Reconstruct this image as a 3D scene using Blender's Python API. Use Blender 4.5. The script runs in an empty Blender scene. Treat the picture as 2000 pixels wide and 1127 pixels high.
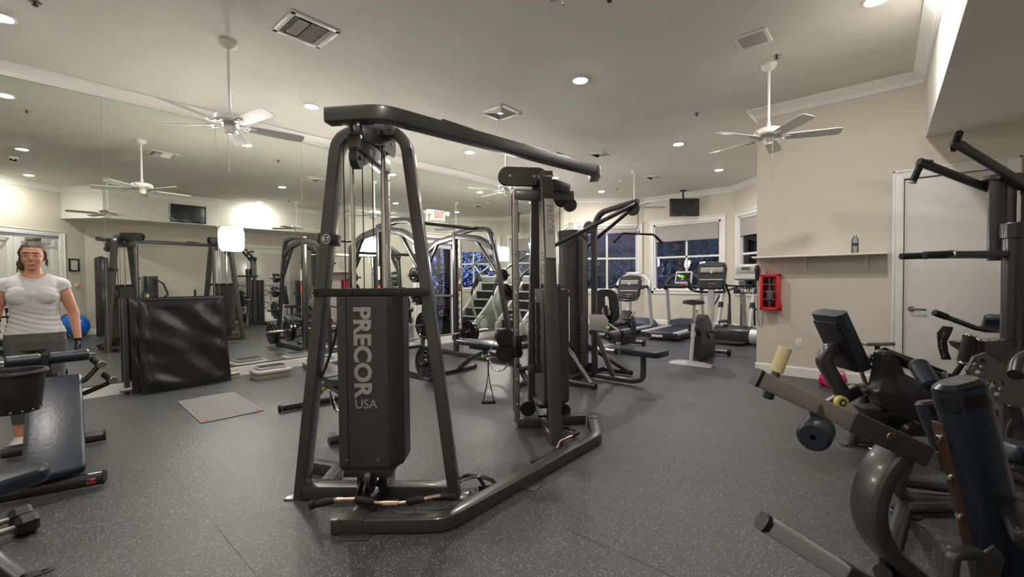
import bpy, bmesh, math, random
from mathutils import Vector, Matrix
random.seed(7)
PI = math.pi
SC = bpy.context.scene
COL = SC.collection
V = Vector

# ---------------------------------------------------------------- camera
YAW, PITCH, ROLL, FPX, EYE = .7162, .0228, -.0092, 847.15, 1.35
f0 = V((math.cos(YAW), math.sin(YAW), 0)); r0 = V((math.sin(YAW), -math.cos(YAW), 0)); u0 = V((0, 0, 1))
fw = f0*math.cos(PITCH) - u0*math.sin(PITCH); ul = f0*math.sin(PITCH) + u0*math.cos(PITCH)
rt = r0*math.cos(ROLL) + ul*math.sin(ROLL); up = ul*math.cos(ROLL) - r0*math.sin(ROLL)
cam = bpy.data.cameras.new('camera'); camo = bpy.data.objects.new('camera', cam); COL.objects.link(camo)
camo.matrix_world = Matrix(((rt.x, up.x, -fw.x, 0), (rt.y, up.y, -fw.y, 0), (rt.z, up.z, -fw.z, EYE), (0, 0, 0, 1)))
cam.sensor_fit = 'HORIZONTAL'; cam.sensor_width = 36; cam.lens = 36*FPX/2000
cam.clip_start = .05; cam.clip_end = 200
SC.camera = camo

# ---------------------------------------------------------------- world (dusk sky) and exposure
world = bpy.data.worlds.new('dusk_sky'); SC.world = world; world.use_nodes = True
wn = world.node_tree.nodes; wl = world.node_tree.links
bgn = wn['Background']; bgn.inputs['Color'].default_value = (.16, .19, .62, 1); bgn.inputs['Strength'].default_value = .45
vs = SC.view_settings
vs.view_transform = 'Standard'; vs.look = 'None'; vs.gamma = 1; vs.use_curve_mapping = False
vs.exposure = 2.45
SC.cycles.max_bounces = 10; SC.cycles.diffuse_bounces = 5; SC.cycles.glossy_bounces = 5
SC.cycles.transparent_max_bounces = 16; SC.cycles.sample_clamp_indirect = 6
SC.cycles.caustics_reflective = True; SC.cycles.blur_glossy = .5
SC.cycles.use_denoising = True
LAMP_POWER, SCONCE_POWER = 150.0, 17.0     # emission strength of the ceiling bulbs and of the wall lamp shades

# ---------------------------------------------------------------- materials
def lin(h):
    h = h.lstrip('#'); o = []
    for i in (0, 2, 4):
        c = int(h[i:i+2], 16)/255; o.append(c/12.92 if c <= .04045 else ((c+.055)/1.055)**2.4)
    return (*o, 1)
MATS = {}
def mat(name, col, rough=.5, metal=0, bump=0, bscale=60, var=.06, vscale=8, spec=.5, coat=0, emit=None, estr=0, trans=0, alpha=1):
    m = bpy.data.materials.new(name); m.use_nodes = True; nt = m.node_tree; n = nt.nodes; l = nt.links
    p = n['Principled BSDF']; c = lin(col) if isinstance(col, str) else (*col, 1)
    p.inputs['Roughness'].default_value = rough; p.inputs['Metallic'].default_value = metal
    p.inputs['Specular IOR Level'].default_value = spec; p.inputs['Coat Weight'].default_value = coat
    p.inputs['Coat Roughness'].default_value = .12
    p.inputs['Transmission Weight'].default_value = trans; p.inputs['Alpha'].default_value = alpha
    tc = n.new('ShaderNodeTexCoord')
    if var > 0:
        nz = n.new('ShaderNodeTexNoise'); nz.inputs['Scale'].default_value = vscale; nz.inputs['Detail'].default_value = 4
        l.new(tc.outputs['Object'], nz.inputs['Vector'])
        rp = n.new('ShaderNodeMapRange'); rp.inputs['To Min'].default_value = 1-var; rp.inputs['To Max'].default_value = 1+var
        l.new(nz.outputs['Fac'], rp.inputs['Value'])
        mx = n.new('ShaderNodeVectorMath'); mx.operation = 'SCALE'; mx.inputs[0].default_value = c[:3]
        l.new(rp.outputs['Result'], mx.inputs['Scale']); l.new(mx.outputs['Vector'], p.inputs['Base Color'])
    else:
        p.inputs['Base Color'].default_value = c
    if bump > 0:
        b = n.new('ShaderNodeTexNoise'); b.inputs['Scale'].default_value = bscale; b.inputs['Detail'].default_value = 3
        l.new(tc.outputs['Object'], b.inputs['Vector'])
        bn = n.new('ShaderNodeBump'); bn.inputs['Strength'].default_value = bump; bn.inputs['Distance'].default_value = .01
        l.new(b.outputs['Fac'], bn.inputs['Height']); l.new(bn.outputs['Normal'], p.inputs['Normal'])
    if emit:
        p.inputs['Emission Color'].default_value = lin(emit); p.inputs['Emission Strength'].default_value = estr
    MATS[name] = m
    return m
def M(n): return MATS[n]
mat('ceiling', '#d6d2ca', .9, bump=.35, bscale=55, var=.03, vscale=2)
mat('wall', '#d2cabd', .75, bump=.08, bscale=90, var=.03, vscale=2)
mat('soffit', '#dcd8d0', .8, bump=.1, bscale=90, var=.02)
mat('trim', '#e9e7e2', .45, var=.02)
mat('door_paint', '#d8d5cf', .5, var=.02)
mat('graphite', '#4b4947', .34, metal=.45, var=.08, vscale=20, coat=.25)
mat('charcoal', '#292827', .32, metal=.05, var=.08, coat=.35)
mat('black_gloss', '#0c0c0c', .16, var=.1, coat=.6)
mat('black', '#141414', .45, var=.12)
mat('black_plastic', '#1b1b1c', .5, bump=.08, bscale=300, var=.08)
mat('shroud', '#363534', .42, bump=.05, bscale=400, var=.06, vscale=4)
mat('rubber', '#121212', .7, var=.1)
mat('chrome', '#d8d6d2', .08, metal=1, var=.02)
mat('steel', '#a9a6a1', .28, metal=1, var=.05, vscale=30)
mat('brushed', '#a39c92', .36, metal=.65, var=.12, vscale=60)
mat('copper', '#d9b6a2', .22, metal=1, var=.05)
mat('silver', '#b5b6b6', .38, metal=.35, var=.05)
mat('silver_green', '#a2a49b', .42, metal=.2, var=.05)
mat('white_plastic', '#e6e4e0', .4, var=.02)
mat('fan_white', '#dedbd5', .35, var=.02)
mat('vinyl', '#1a1b1c', .27, bump=.25, bscale=14, var=.15, vscale=6)
mat('navy_vinyl', '#1e2530', .36, bump=.12, bscale=40, var=.12, vscale=5)
mat('navy_plastic', '#3b4252', .5, var=.08)
mat('grey_mat', '#666564', .75, bump=.1, bscale=200, var=.05)
mat('step_grey', '#8b8781', .6, var=.06)
mat('teal', '#3f9583', .6, var=.06)
mat('iron', '#0f0f10', .25, metal=.1, var=.1, coat=.5)
mat('red', '#d5202a', .35, var=.05, coat=.3)
mat('orange', '#e2542c', .5, var=.03)
mat('pink', '#e0196f', .8, bump=.3, bscale=20, var=.12)
mat('yellow', '#d8c76a', .45, var=.05)
mat('tan_grip', '#c0b184', .7, var=.06)
mat('blue_ball', '#1668c9', .25, var=.05, coat=.4)
mat('paper', '#dedbd3', .7, var=.03)
mat('screen', '#16181a', .15, var=.02, coat=.6)
mat('decal', '#c9c6c0', .5, metal=.1, var=.02)
mat('label_grey', '#98948e', .5, var=.04)
mat('skin', '#c98f74', .5, var=.06, vscale=14)
mat('lip', '#b06a62', .45, var=.04)
mat('hair', '#4a3a31', .5, bump=.5, bscale=120, var=.3, vscale=60)
mat('shirt', '#d3d2d1', .85, bump=.25, bscale=18, var=.04)
mat('leggings', '#5d5a58', .9, bump=.1, bscale=120, var=.15, vscale=90)
mat('shoe', '#b9b7b4', .7, var=.06)
mat('eye', '#c9c2ba', .2, var=0)
mat('blind', '#a7a29c', .8, var=.04, vscale=30)
mat('leaf', '#47703f', .55, var=.35, vscale=1.5)
mat('leaf_dark', '#2f4a38', .55, var=.35, vscale=1.5)
mat('trunk', '#6a5540', .9, bump=.5, bscale=14, var=.3)
mat('patio', '#5a5a62', .9, var=.1, vscale=2)
mat('house', '#b9b2ad', .9, var=.05)
mat('bottle_label', '#2a2f6e', .5, var=.03)
mat('bulb', '#fff6e6', .3, var=0, emit='#fffaf4', estr=LAMP_POWER)
mat('shade', '#fffaf0', .6, var=0, emit='#fff9f2', estr=SCONCE_POWER)
mat('exit_red', '#e8481c', .5, var=0, emit='#ff4a20', estr=.2)
mat('led_red', '#ff3020', .5, var=0, emit='#ff2a1a', estr=.12)
mat('led_green', '#70ff40', .5, var=0, emit='#80ff30', estr=.25)
mat('screen_blue', '#4a78ff', .4, var=0, emit='#4a78ff', estr=.22)
mat('frost', '#d6d1ca', .12, var=.03)
mat('duct', '#8a8884', .6, metal=.4, var=.05)
mat('bronze', '#5c4638', .4, metal=.5, var=.06)
# floor rubber with pale blue-grey flecks
def floor_mat():
    m = mat('rubber_floor', '#3a3a39', .38, var=0, spec=.5); nt = m.node_tree; n = nt.nodes; l = nt.links; p = n['Principled BSDF']
    tc = n.new('ShaderNodeTexCoord')
    vo = n.new('ShaderNodeTexVoronoi'); vo.inputs['Scale'].default_value = 185; l.new(tc.outputs['Object'], vo.inputs['Vector'])
    sep = n.new('ShaderNodeSeparateColor'); l.new(vo.outputs['Color'], sep.inputs['Color'])
    pick = n.new('ShaderNodeMath'); pick.operation = 'GREATER_THAN'; pick.inputs[1].default_value = .86; l.new(sep.outputs['Red'], pick.inputs[0])
    near = n.new('ShaderNodeMath'); near.operation = 'LESS_THAN'; near.inputs[1].default_value = .42; l.new(vo.outputs['Distance'], near.inputs[0])
    mul = n.new('ShaderNodeMath'); mul.operation = 'MULTIPLY'; l.new(pick.outputs[0], mul.inputs[0]); l.new(near.outputs[0], mul.inputs[1])
    nz = n.new('ShaderNodeTexNoise'); nz.inputs['Scale'].default_value = 1.3; nz.inputs['Detail'].default_value = 6; l.new(tc.outputs['Object'], nz.inputs['Vector'])
    base = n.new('ShaderNodeMixRGB'); base.inputs[1].default_value = lin('#3b3b3a'); base.inputs[2].default_value = lin('#424240'); l.new(nz.outputs['Fac'], base.inputs[0])
    hue = n.new('ShaderNodeMixRGB'); hue.inputs[1].default_value = lin('#a3a39e'); hue.inputs[2].default_value = lin('#86a4c2'); l.new(sep.outputs['Green'], hue.inputs[0])
    mx = n.new('ShaderNodeMixRGB'); l.new(mul.outputs[0], mx.inputs[0]); l.new(base.outputs[0], mx.inputs[1]); l.new(hue.outputs[0], mx.inputs[2])
    l.new(mx.outputs[0], p.inputs['Base Color'])
    b = n.new('ShaderNodeTexNoise'); b.inputs['Scale'].default_value = 260; l.new(tc.outputs['Object'], b.inputs['Vector'])
    bn = n.new('ShaderNodeBump'); bn.inputs['Strength'].default_value = .45; bn.inputs['Distance'].default_value = .004
    l.new(b.outputs['Fac'], bn.inputs['Height']); l.new(bn.outputs['Normal'], p.inputs['Normal'])
floor_mat()
def mirror_mat():
    m = mat('mirror', (.82, .865, .80), .0, metal=1, var=0)
mirror_mat()
def glass_mat(name, tint, refl):
    m = bpy.data.materials.new(name); m.use_nodes = True; n = m.node_tree.nodes; l = m.node_tree.links
    n.remove(n['Principled BSDF']); out = n['Material Output']
    t = n.new('ShaderNodeBsdfTransparent'); t.inputs[0].default_value = (*tint, 1)
    g = n.new('ShaderNodeBsdfGlossy'); g.inputs['Roughness'].default_value = 0.0
    fr = n.new('ShaderNodeFresnel'); fr.inputs['IOR'].default_value = refl
    mx = n.new('ShaderNodeMixShader'); l.new(fr.outputs[0], mx.inputs[0]); l.new(t.outputs[0], mx.inputs[1]); l.new(g.outputs[0], mx.inputs[2])
    l.new(mx.outputs[0], out.inputs['Surface']); MATS[name] = m
glass_mat('glass', (.86, .9, .9), 1.55)
glass_mat('clear_plastic', (.85, .88, .9), 1.45)

# ---------------------------------------------------------------- mesh builder
def frame_from(d, hint=V((0, 0, 1))):
    d = d.normalized()
    if abs(d.dot(hint)) > .98: hint = V((1, 0, 0)) if abs(d.x) < .9 else V((0, 1, 0))
    s = hint.cross(d).normalized(); u = d.cross(s).normalized()
    return s, u, d
def fillet(pts, r, n=6):
    pts = [V(p) for p in pts]
    if r <= 0 or len(pts) < 3: return pts
    out = [pts[0]]
    for i in range(1, len(pts)-1):
        a, b, c = pts[i-1], pts[i], pts[i+1]
        d1 = (a-b); d2 = (c-b); l1, l2 = d1.length, d2.length
        if l1 < 1e-6 or l2 < 1e-6: continue
        d1.normalize(); d2.normalize(); ang = d1.angle(d2)
        if ang > PI-.02: out.append(b); continue
        t = min(r/math.tan(ang/2), l1*.48, l2*.48)
        p, q = b+d1*t, b+d2*t
        for k in range(n+1):
            s = k/n; out.append(p*(1-s)**2 + b*2*s*(1-s) + q*s*s)
    out.append(pts[-1]); return out
def rrect(w, h, r, n=3):
    w, h = w/2, h/2; r = min(r, w*.98, h*.98); o = []
    for cx, cy, a in ((w-r, h-r, 0), (-w+r, h-r, 90), (-w+r, -h+r, 180), (w-r, -h+r, 270)):
        for k in range(n+1):
            t = math.radians(a+90*k/n); o.append((cx+r*math.cos(t), cy+r*math.sin(t)))
    return o
def circ(r, n=14, ry=None): return [(r*math.cos(2*PI*k/n), (ry or r)*math.sin(2*PI*k/n)) for k in range(n)]
class MB:
    def __init__(s): s.bm = bmesh.new()
    def _merge(s, b, mtx=None):
        me = bpy.data.meshes.new('t'); b.to_mesh(me); b.free()
        if mtx is not None: me.transform(mtx)
        s.bm.from_mesh(me); bpy.data.meshes.remove(me); return s
    def box(s, c, size, rot=None, bev=0, seg=2):
        b = bmesh.new(); bmesh.ops.create_cube(b, size=1)
        for v in b.verts: v.co = V((v.co.x*size[0], v.co.y*size[1], v.co.z*size[2]))
        if bev > 0: bmesh.ops.bevel(b, geom=b.edges[:], offset=min(bev, min(size)*.49), segments=seg, profile=.5, affect='EDGES')
        m = Matrix.Translation(V(c))
        if rot is not None: m = m @ (Matrix.Rotation(rot, 4, 'Z') if isinstance(rot, (int, float)) else rot.to_4x4())
        return s._merge(b, m)
    def bar(s, p, q, w, h, up=(0, 0, 1), bev=.004, seg=2):
        p, q = V(p), V(q); sx, u, d = frame_from(q-p, V(up)); b = bmesh.new(); bmesh.ops.create_cube(b, size=1)
        L = (q-p).length
        for v in b.verts: v.co = V((v.co.x*w, v.co.y*h, v.co.z*L))
        if bev > 0: bmesh.ops.bevel(b, geom=b.edges[:], offset=min(bev, w*.49, h*.49, L*.49), segments=seg, profile=.5, affect='EDGES')
        m = Matrix(((sx.x, u.x, d.x, 0), (sx.y, u.y, d.y, 0), (sx.z, u.z, d.z, 0), (0, 0, 0, 1)))
        return s._merge(b, Matrix.Translation((p+q)/2) @ m)
    def sweep(s, pts, prof, up=(0, 0, 1), caps=True, scale=None):
        pts = [V(p) for p in pts]; n = len(pts); rings = []
        tang = []
        for i in range(n):
            a = pts[i]-pts[i-1] if i else pts[1]-pts[0]
            c = pts[i+1]-pts[i] if i < n-1 else a
            t = a.normalized()+c.normalized(); tang.append(t.normalized() if t.length > 1e-6 else a.normalized())
        sx, u, d = frame_from(tang[0], V(up))
        for i in range(n):
            if i:
                q = tang[i-1].rotation_difference(tang[i]); u = q @ u; sx = q @ sx
            k = 1
            if 0 < i < n-1:
                ca = (pts[i]-pts[i-1]).normalized().dot(tang[i]); k = 1/max(ca, .4)
            sc = scale[i] if scale else 1
            rings.append([s.bm.verts.new(pts[i]+(sx*x+u*y)*sc) for x, y in prof])
        m = len(prof)
        for i in range(n-1):
            for j in range(m):
                s.bm.faces.new((rings[i][j], rings[i][(j+1) % m], rings[i+1][(j+1) % m], rings[i+1][j]))
        if caps:
            s.bm.faces.new(rings[0][::-1]); s.bm.faces.new(rings[-1])
        return s
    def tube(s, pts, r, n=14, fil=0, fn=8): return s.sweep(fillet(pts, fil, fn), circ(r, n if (r < .011 or n > 14) else 14))
    def rtube(s, pts, w, h, rc=.012, fil=0, fn=9, up=(0, 0, 1)): return s.sweep(fillet(pts, fil, fn), rrect(w, h, rc), up)
    def cyl(s, p, q, r, n=16, bev=0, r2=None):
        p, q = V(p), V(q); d = q-p; L = d.length; r2 = r if r2 is None else r2; bv = min(bev, L*.45, r*.6, r2*.6)
        prof = [(0, 0), (r-bv, 0), (r, bv), (r2, L-bv), (r2-bv, L), (0, L)] if bv > 0 else [(0, 0), (r, 0), (r2, L), (0, L)]
        return s.lathe(prof, p, d, n)
    def lathe(s, prof, c=(0, 0, 0), axis=(0, 0, 1), n=20, a0=0, a1=2*PI):
        c = V(c); sx, u, d = frame_from(V(axis), V((0, 1, 0)) if abs(V(axis).normalized().z) > .9 else V((0, 0, 1)))
        full = abs(a1-a0-2*PI) < 1e-4; cnt = n if full else n+1; rings = []
        for r, z in prof:
            if r < 1e-6: rings.append([s.bm.verts.new(c+d*z)])
            else: rings.append([s.bm.verts.new(c+d*z+(sx*math.cos(a0+(a1-a0)*k/n)+u*math.sin(a0+(a1-a0)*k/n))*r) for k in range(cnt)])
        for A, B in zip(rings, rings[1:]):
            for k in range(n):
                k2 = (k+1) % cnt
                if len(A) == 1 and len(B) == 1: break
                if len(A) == 1: f = (A[0], B[k2], B[k])
                elif len(B) == 1: f = (A[k], A[k2], B[0])
                else: f = (A[k], A[k2], B[k2], B[k])
                try: s.bm.faces.new(f)
                except ValueError: pass
        return s
    def prism(s, poly, t, o=(0, 0, 0), ex=(1, 0, 0), ey=(0, 1, 0), bev=0, seg=2):
        o, ex, ey = V(o), V(ex).normalized(), V(ey).normalized(); ez = ex.cross(ey).normalized(); b = bmesh.new()
        A = [b.verts.new(o+ex*x+ey*y-ez*t/2) for x, y in poly]; B = [b.verts.new(o+ex*x+ey*y+ez*t/2) for x, y in poly]
        n = len(poly); b.faces.new(A[::-1]); b.faces.new(B)
        for i in range(n): b.faces.new((A[i], A[(i+1) % n], B[(i+1) % n], B[i]))
        if bev > 0: bmesh.ops.bevel(b, geom=[e for e in b.edges], offset=bev, segments=seg, profile=.5, affect='EDGES', clamp_overlap=True)
        bmesh.ops.recalc_face_normals(b, faces=b.faces[:]); return s._merge(b)
    def ball(s, c, r, n=16, rot=None):
        b = bmesh.new(); bmesh.ops.create_uvsphere(b, u_segments=n, v_segments=max(6, n//2+2), radius=1)
        r = (r, r, r) if isinstance(r, (int, float)) else r
        m = Matrix.Translation(V(c))
        if rot is not None: m = m @ rot.to_4x4()
        return s._merge(b, m @ Matrix.Diagonal((*r, 1)))
    def ring(s, c, axis, R, r, n=24, m=8):
        c = V(c); sx, u, d = frame_from(V(axis)); pts = [c+(sx*math.cos(2*PI*k/n)+u*math.sin(2*PI*k/n))*R for k in range(n)]
        vs_ = []
        for k in range(n):
            rad = (pts[k]-c).normalized(); vs_.append([s.bm.verts.new(pts[k]+(rad*math.cos(2*PI*j/m)+d*math.sin(2*PI*j/m))*r) for j in range(m)])
        for k in range(n):
            for j in range(m): s.bm.faces.new((vs_[k][j], vs_[(k+1) % n][j], vs_[(k+1) % n][(j+1) % m], vs_[k][(j+1) % m]))
        return s
    def quad(s, a, b, c, d): s.bm.faces.new([s.bm.verts.new(V(x)) for x in (a, b, c, d)]); return s
    def loft(s, rings):
        R = [[s.bm.verts.new(V(p)) for p in r] for r in rings]; m = len(R[0])
        for A, B in zip(R, R[1:]):
            for j in range(m): s.bm.faces.new((A[j], A[(j+1) % m], B[(j+1) % m], B[j]))
        s.bm.faces.new(R[0][::-1]); s.bm.faces.new(R[-1]); return s
def text_mesh(mb, txt, size, o, ex, ey, depth=.003, bold=0.0, wide=1.0, center=True):
    cu = bpy.data.curves.new('txt', 'FONT'); cu.body = txt; cu.size = 1; cu.extrude = .001; cu.offset = bold; cu.resolution_u = 3
    cu.align_x = 'CENTER' if center else 'LEFT'; cu.align_y = 'CENTER'
    ob = bpy.data.objects.new('txt', cu); COL.objects.link(ob)
    me = bpy.data.meshes.new_from_object(ob.evaluated_get(bpy.context.evaluated_depsgraph_get()))
    bpy.data.objects.remove(ob); bpy.data.curves.remove(cu)
    ex, ey = V(ex).normalized(), V(ey).normalized(); ez = ex.cross(ey)
    for v in me.vertices:
        v.co = V(o)+ex*v.co.x*size*wide+ey*v.co.y*size+ez*(depth if v.co.z > 0 else -depth*.3)
    mb.bm.from_mesh(me); bpy.data.meshes.remove(me); return mb
def cut(mb, cutter):
    """subtract the cutter's solids from mb: real holes"""
    a, c = mkobj('tmp_solid', mb, None, 0), mkobj('tmp_cutter', cutter, None, 0)
    b = a.modifiers.new('cut', 'BOOLEAN'); b.operation = 'DIFFERENCE'; b.solver = 'EXACT'; b.object = c; b.use_self = True
    me = bpy.data.meshes.new_from_object(a.evaluated_get(bpy.context.evaluated_depsgraph_get()))
    for o in (a, c): d = o.data; bpy.data.objects.remove(o); bpy.data.meshes.remove(d)
    out = MB(); out.bm.from_mesh(me); bpy.data.meshes.remove(me); return out
def mkobj(name, mb, m, smooth=28):
    me = bpy.data.meshes.new(name); bmesh.ops.recalc_face_normals(mb.bm, faces=mb.bm.faces[:]); mb.bm.to_mesh(me); mb.bm.free()
    if m: me.materials.append(M(m) if isinstance(m, str) else m)
    if smooth:
        for p in me.polygons: p.use_smooth = True
        me.set_sharp_from_angle(angle=math.radians(smooth))
    o = bpy.data.objects.new(name, me); COL.objects.link(o); return o
class T:
    """a thing: an Empty at its base with part meshes below it"""
    def __init__(s, name, label=None, cat=None, loc=(0, 0, 0), rz=0, group=None, world=False, kind=None):
        s.o = bpy.data.objects.new(name, None); COL.objects.link(s.o); s.o.empty_display_size = .1
        s.off = V(loc) if world else V((0, 0, 0)); s.o.location = loc; s.o.rotation_euler = (0, 0, rz)
        if label: s.o['label'] = label
        if cat: s.o['category'] = cat
        if group: s.o['group'] = group
        if kind: s.o['kind'] = kind
    def part(s, name, mb, m, under=None, label=None, smooth=28, kind=None):
        o = mkobj(name, mb, m, smooth)
        if s.off.length > 0: o.data.transform(Matrix.Translation(-s.off))
        o.parent = under if under is not None else s.o
        if label: o['label'] = label
        if kind: o['kind'] = kind
        return o
def solo(name, mb, m, label=None, cat=None, group=None, kind=None, loc=None, smooth=28):
    o = mkobj(name, mb, m, smooth)
    if loc is not None:
        o.data.transform(Matrix.Translation(-V(loc))); o.location = loc
    for k, v in (('label', label), ('category', cat), ('group', group), ('kind', kind)):
        if v: o[k] = v
    return o
def dup(o, loc, rz=0, label=None, group=None):
    r = o.copy(); COL.objects.link(r); r.location = loc; r.rotation_euler = (0, 0, rz)
    if label: r['label'] = label
    if group: r['group'] = group
    for ch in list(o.children):
        c = ch.copy(); COL.objects.link(c); c.parent = r
        for g in list(ch.children):
            d = g.copy(); COL.objects.link(d); d.parent = c
    return r
X3, Y3, Z3 = V((1, 0, 0)), V((0, 1, 0)), V((0, 0, 1))
# ================================================================ THE ROOM
MY, RX, ZC = 7.03, 6.87, 3.66
PLAN = [(-2.6, 7.03), (-2.6, 1.77), (1.23, -1.565), (6.87, -1.565), (6.87, 1.41), (10.56, 1.41), (12.2, 3.05), (12.2, 5.45), (10.7, 7.03)]
def plan_poly(mb, z, zt=None):
    b = mb.bm; vs_ = [b.verts.new((x, y, z)) for x, y in PLAN]; f = b.faces.new(vs_); bmesh.ops.triangulate(b, faces=[f]); return mb
fl = T('floor', 'dark speckled rubber sheet floor of the gym', None, (0, 0, 0), kind='structure')
fl.part('floor_base', plan_poly(MB(), -.003), 'patio', smooth=0)
SEAM = .70; W = 1.22
for k in range(-3, 10):
    mb = plan_poly(MB(), 0)
    a, b_ = SEAM+k*W+.0012, SEAM+(k+1)*W-.0012
    g = mb.bm.verts[:]+mb.bm.edges[:]+mb.bm.faces[:]
    bmesh.ops.bisect_plane(mb.bm, geom=g, plane_co=(a, 0, 0), plane_no=(1, 0, 0), clear_inner=True)
    g = mb.bm.verts[:]+mb.bm.edges[:]+mb.bm.faces[:]
    bmesh.ops.bisect_plane(mb.bm, geom=g, plane_co=(b_, 0, 0), plane_no=(1, 0, 0), clear_outer=True)
    if len(mb.bm.faces): fl.part('rubber_sheet', mb, 'rubber_floor', smooth=0)
    else: mb.bm.free()
VENTS = [(1.83, 4.08, .44), (4.5, 4.1, .43), (7.24, 4.08, .40), (9.72, 4.1, .40)]
mb = MB(); mb.box((4.8, 2.7, ZC+.09), (16, 11, .18)); cu_ = MB()
for x, y, s in VENTS: cu_.box((x, y, ZC+.09), (s-.07, s-.07, .4))
mb = cut(mb, cu_)
solo('ceiling', mb, 'ceiling', kind='structure', smooth=0)
def wall(name, p, q, openings=(), h=ZC+.02, t=.14, m='wall'):
    """wall slab from p to q (room on the left of p->q), with openings (s0,s1,z0,z1)"""
    p, q = V((*p, 0)), V((*q, 0)); d = (q-p); L = d.length; d.normalize(); nrm = V((d.y, -d.x, 0)); mb = MB()
    def blk(s0, s1, z0, z1):
        if s1-s0 < .004 or z1-z0 < .004: return
        c = p+d*(s0+s1)/2+nrm*t/2; c.z = (z0+z1)/2
        mb.box(c, (s1-s0, t, z1-z0), rot=math.atan2(d.y, d.x))
    s = 0
    for s0, s1, z0, z1 in sorted(openings):
        blk(s, s0, 0, h); blk(s0, s1, 0, z0); blk(s0, s1, z1, h); s = s1
    blk(s, L, 0, h)
    return solo(name, mb, m, kind='structure', smooth=0)
# walls run counter-clockwise with the room on their left
wall('wall_left', (-2.6, 7.03), (-2.6, 1.77))
wall('wall_entry', (-2.6, 1.77), (1.23, -1.565), [(2.55, 4.42, 0, 2.46)])
BACKDOORS = [(4.15, 5.05), (5.1, 6.0)]
wall('wall_back', (1.23, -1.565), (6.87, -1.565))
wall('wall_right', (6.87, -1.565), (6.87, 1.41), [(.645, 1.445, 0, 2.47)])
wall('wall_inner', (7.01, 1.41), (10.56, 1.41))
def seg_window(p, q, w=1.82):
    L = (V((*q, 0))-V((*p, 0))).length; return ((L-w)/2, (L+w)/2, .98, 2.85)
S3, S2, S1 = ((10.56, 1.41), (12.2, 3.05)), ((12.2, 3.05), (12.2, 5.45)), ((12.2, 5.45), (10.7, 7.03))
for nm, sg in (('wall_bay_right', S3), ('wall_bay_middle', S2), ('wall_bay_left', S1)):
    wall(nm, *sg, [seg_window(*sg)])
DX0, DX1, DZ = 5.25, 6.29, 2.19
wall('wall_mirror_side', (10.7, 7.03), (-2.6, 7.03), [(10.7-DX1, 10.7-DX0, 0, DZ)])
# soffit
so = [(6.87, -.30), (1.46, -.34), (.80, -1.19), (1.23, -1.565), (6.87, -1.565)]
mb = MB(); mb.prism(so, ZC-2.92+.02, (0, 0, (ZC+2.92)/2+.005))
solo('ceiling_soffit', mb, 'soffit', kind='structure', smooth=0)
# crown moulding: a stepped cove swept along each wall
CROWN = [(0, 0), (.115, 0), (.115, -.016), (.104, -.022), (.085, -.036), (.05, -.062), (.03, -.088), (.028, -.104), (.016, -.108), (.016, -.126), (0, -.126)]
def crown(name, p, q, e0=0, e1=0):
    p, q = V((*p, ZC)), V((*q, ZC)); d = (q-p).normalized(); n = V((-d.y, d.x, 0)); mb = MB(); A = []
    for pt, e in ((p, e0), (q, e1)):
        A.append([mb.bm.verts.new(pt+d*(e*x)+n*x+V((0, 0, z))) for x, z in CROWN])
    m = len(CROWN)
    for j in range(m): mb.bm.faces.new((A[0][j], A[0][(j+1) % m], A[1][(j+1) % m], A[1][j]))
    mb.bm.faces.new(A[0][::-1]); mb.bm.faces.new(A[1])
    return solo(name, mb, 'trim', kind='structure', smooth=25)
crown('trim_1', (10.7, 7.03), (-2.6, 7.03), .42, -1)
crown('trim_2', (6.87, -.30), (6.87, 1.41), 1, 1)
crown('trim_3', (6.87, 1.41), (10.56, 1.41), -1, .4)
crown('trim_4', *S3, .4, -.41); crown('trim_5', *S2, .41, -.41); crown('trim_6', *S1, .41, -.42)
crown('trim_7', (1.46, -.34), (6.87, -.30), -.4, -1)
crown('trim_8', (-2.6, 1.77), (.80, -1.19), .4, -1); crown('trim_9', (.80, -1.19), (1.46, -.34), 1, .4)
crown('trim_10', (-2.6, 7.03), (-2.6, 1.77), 1, -.4)
def baseboard(name, p, q, gaps=(), h=.135):
    p, q = V((*p, 0)), V((*q, 0)); d = (q-p); L = d.length; d.normalize(); n = V((-d.y, d.x, 0)); mb = MB(); s = 0
    for a, b_ in list(gaps)+[(L, L)]:
        if a-s > .01:
            prof = [(0, 0), (.017, 0), (.017, h-.02), (.013, h-.012), (.008, h), (0, h)]
            A = [[mb.bm.verts.new(p+d*ss+n*x+V((0, 0, z))) for x, z in prof] for ss in (s, a)]
            for j in range(6): mb.bm.faces.new((A[0][j], A[0][(j+1) % 6], A[1][(j+1) % 6], A[1][j]))
            mb.bm.faces.new(A[0][::-1]); mb.bm.faces.new(A[1])
        s = b_
    return solo(name, mb, 'trim', kind='structure', smooth=25)
baseboard('baseboard_mirror_side', (10.7, 7.03), (-2.6, 7.03), [(10.7-DX1-.1, 10.7-DX0+.1)])
baseboard('baseboard_right', (6.87, .0), (6.87, 1.427)); baseboard('baseboard_inner', (6.853, 1.41), (10.56, 1.41))
baseboard('baseboard_bay_right', *S3); baseboard('baseboard_bay_middle', *S2); baseboard('baseboard_bay_left', *S1)
baseboard('baseboard_back', (1.23, -1.565), (6.87, -1.565), [(2.82, 4.92)])
baseboard('baseboard_entry', (-2.6, 1.77), (1.23, -1.565), [(2.45, 4.52)])
baseboard('baseboard_left', (-2.6, 7.03), (-2.6, 1.77))
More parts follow.
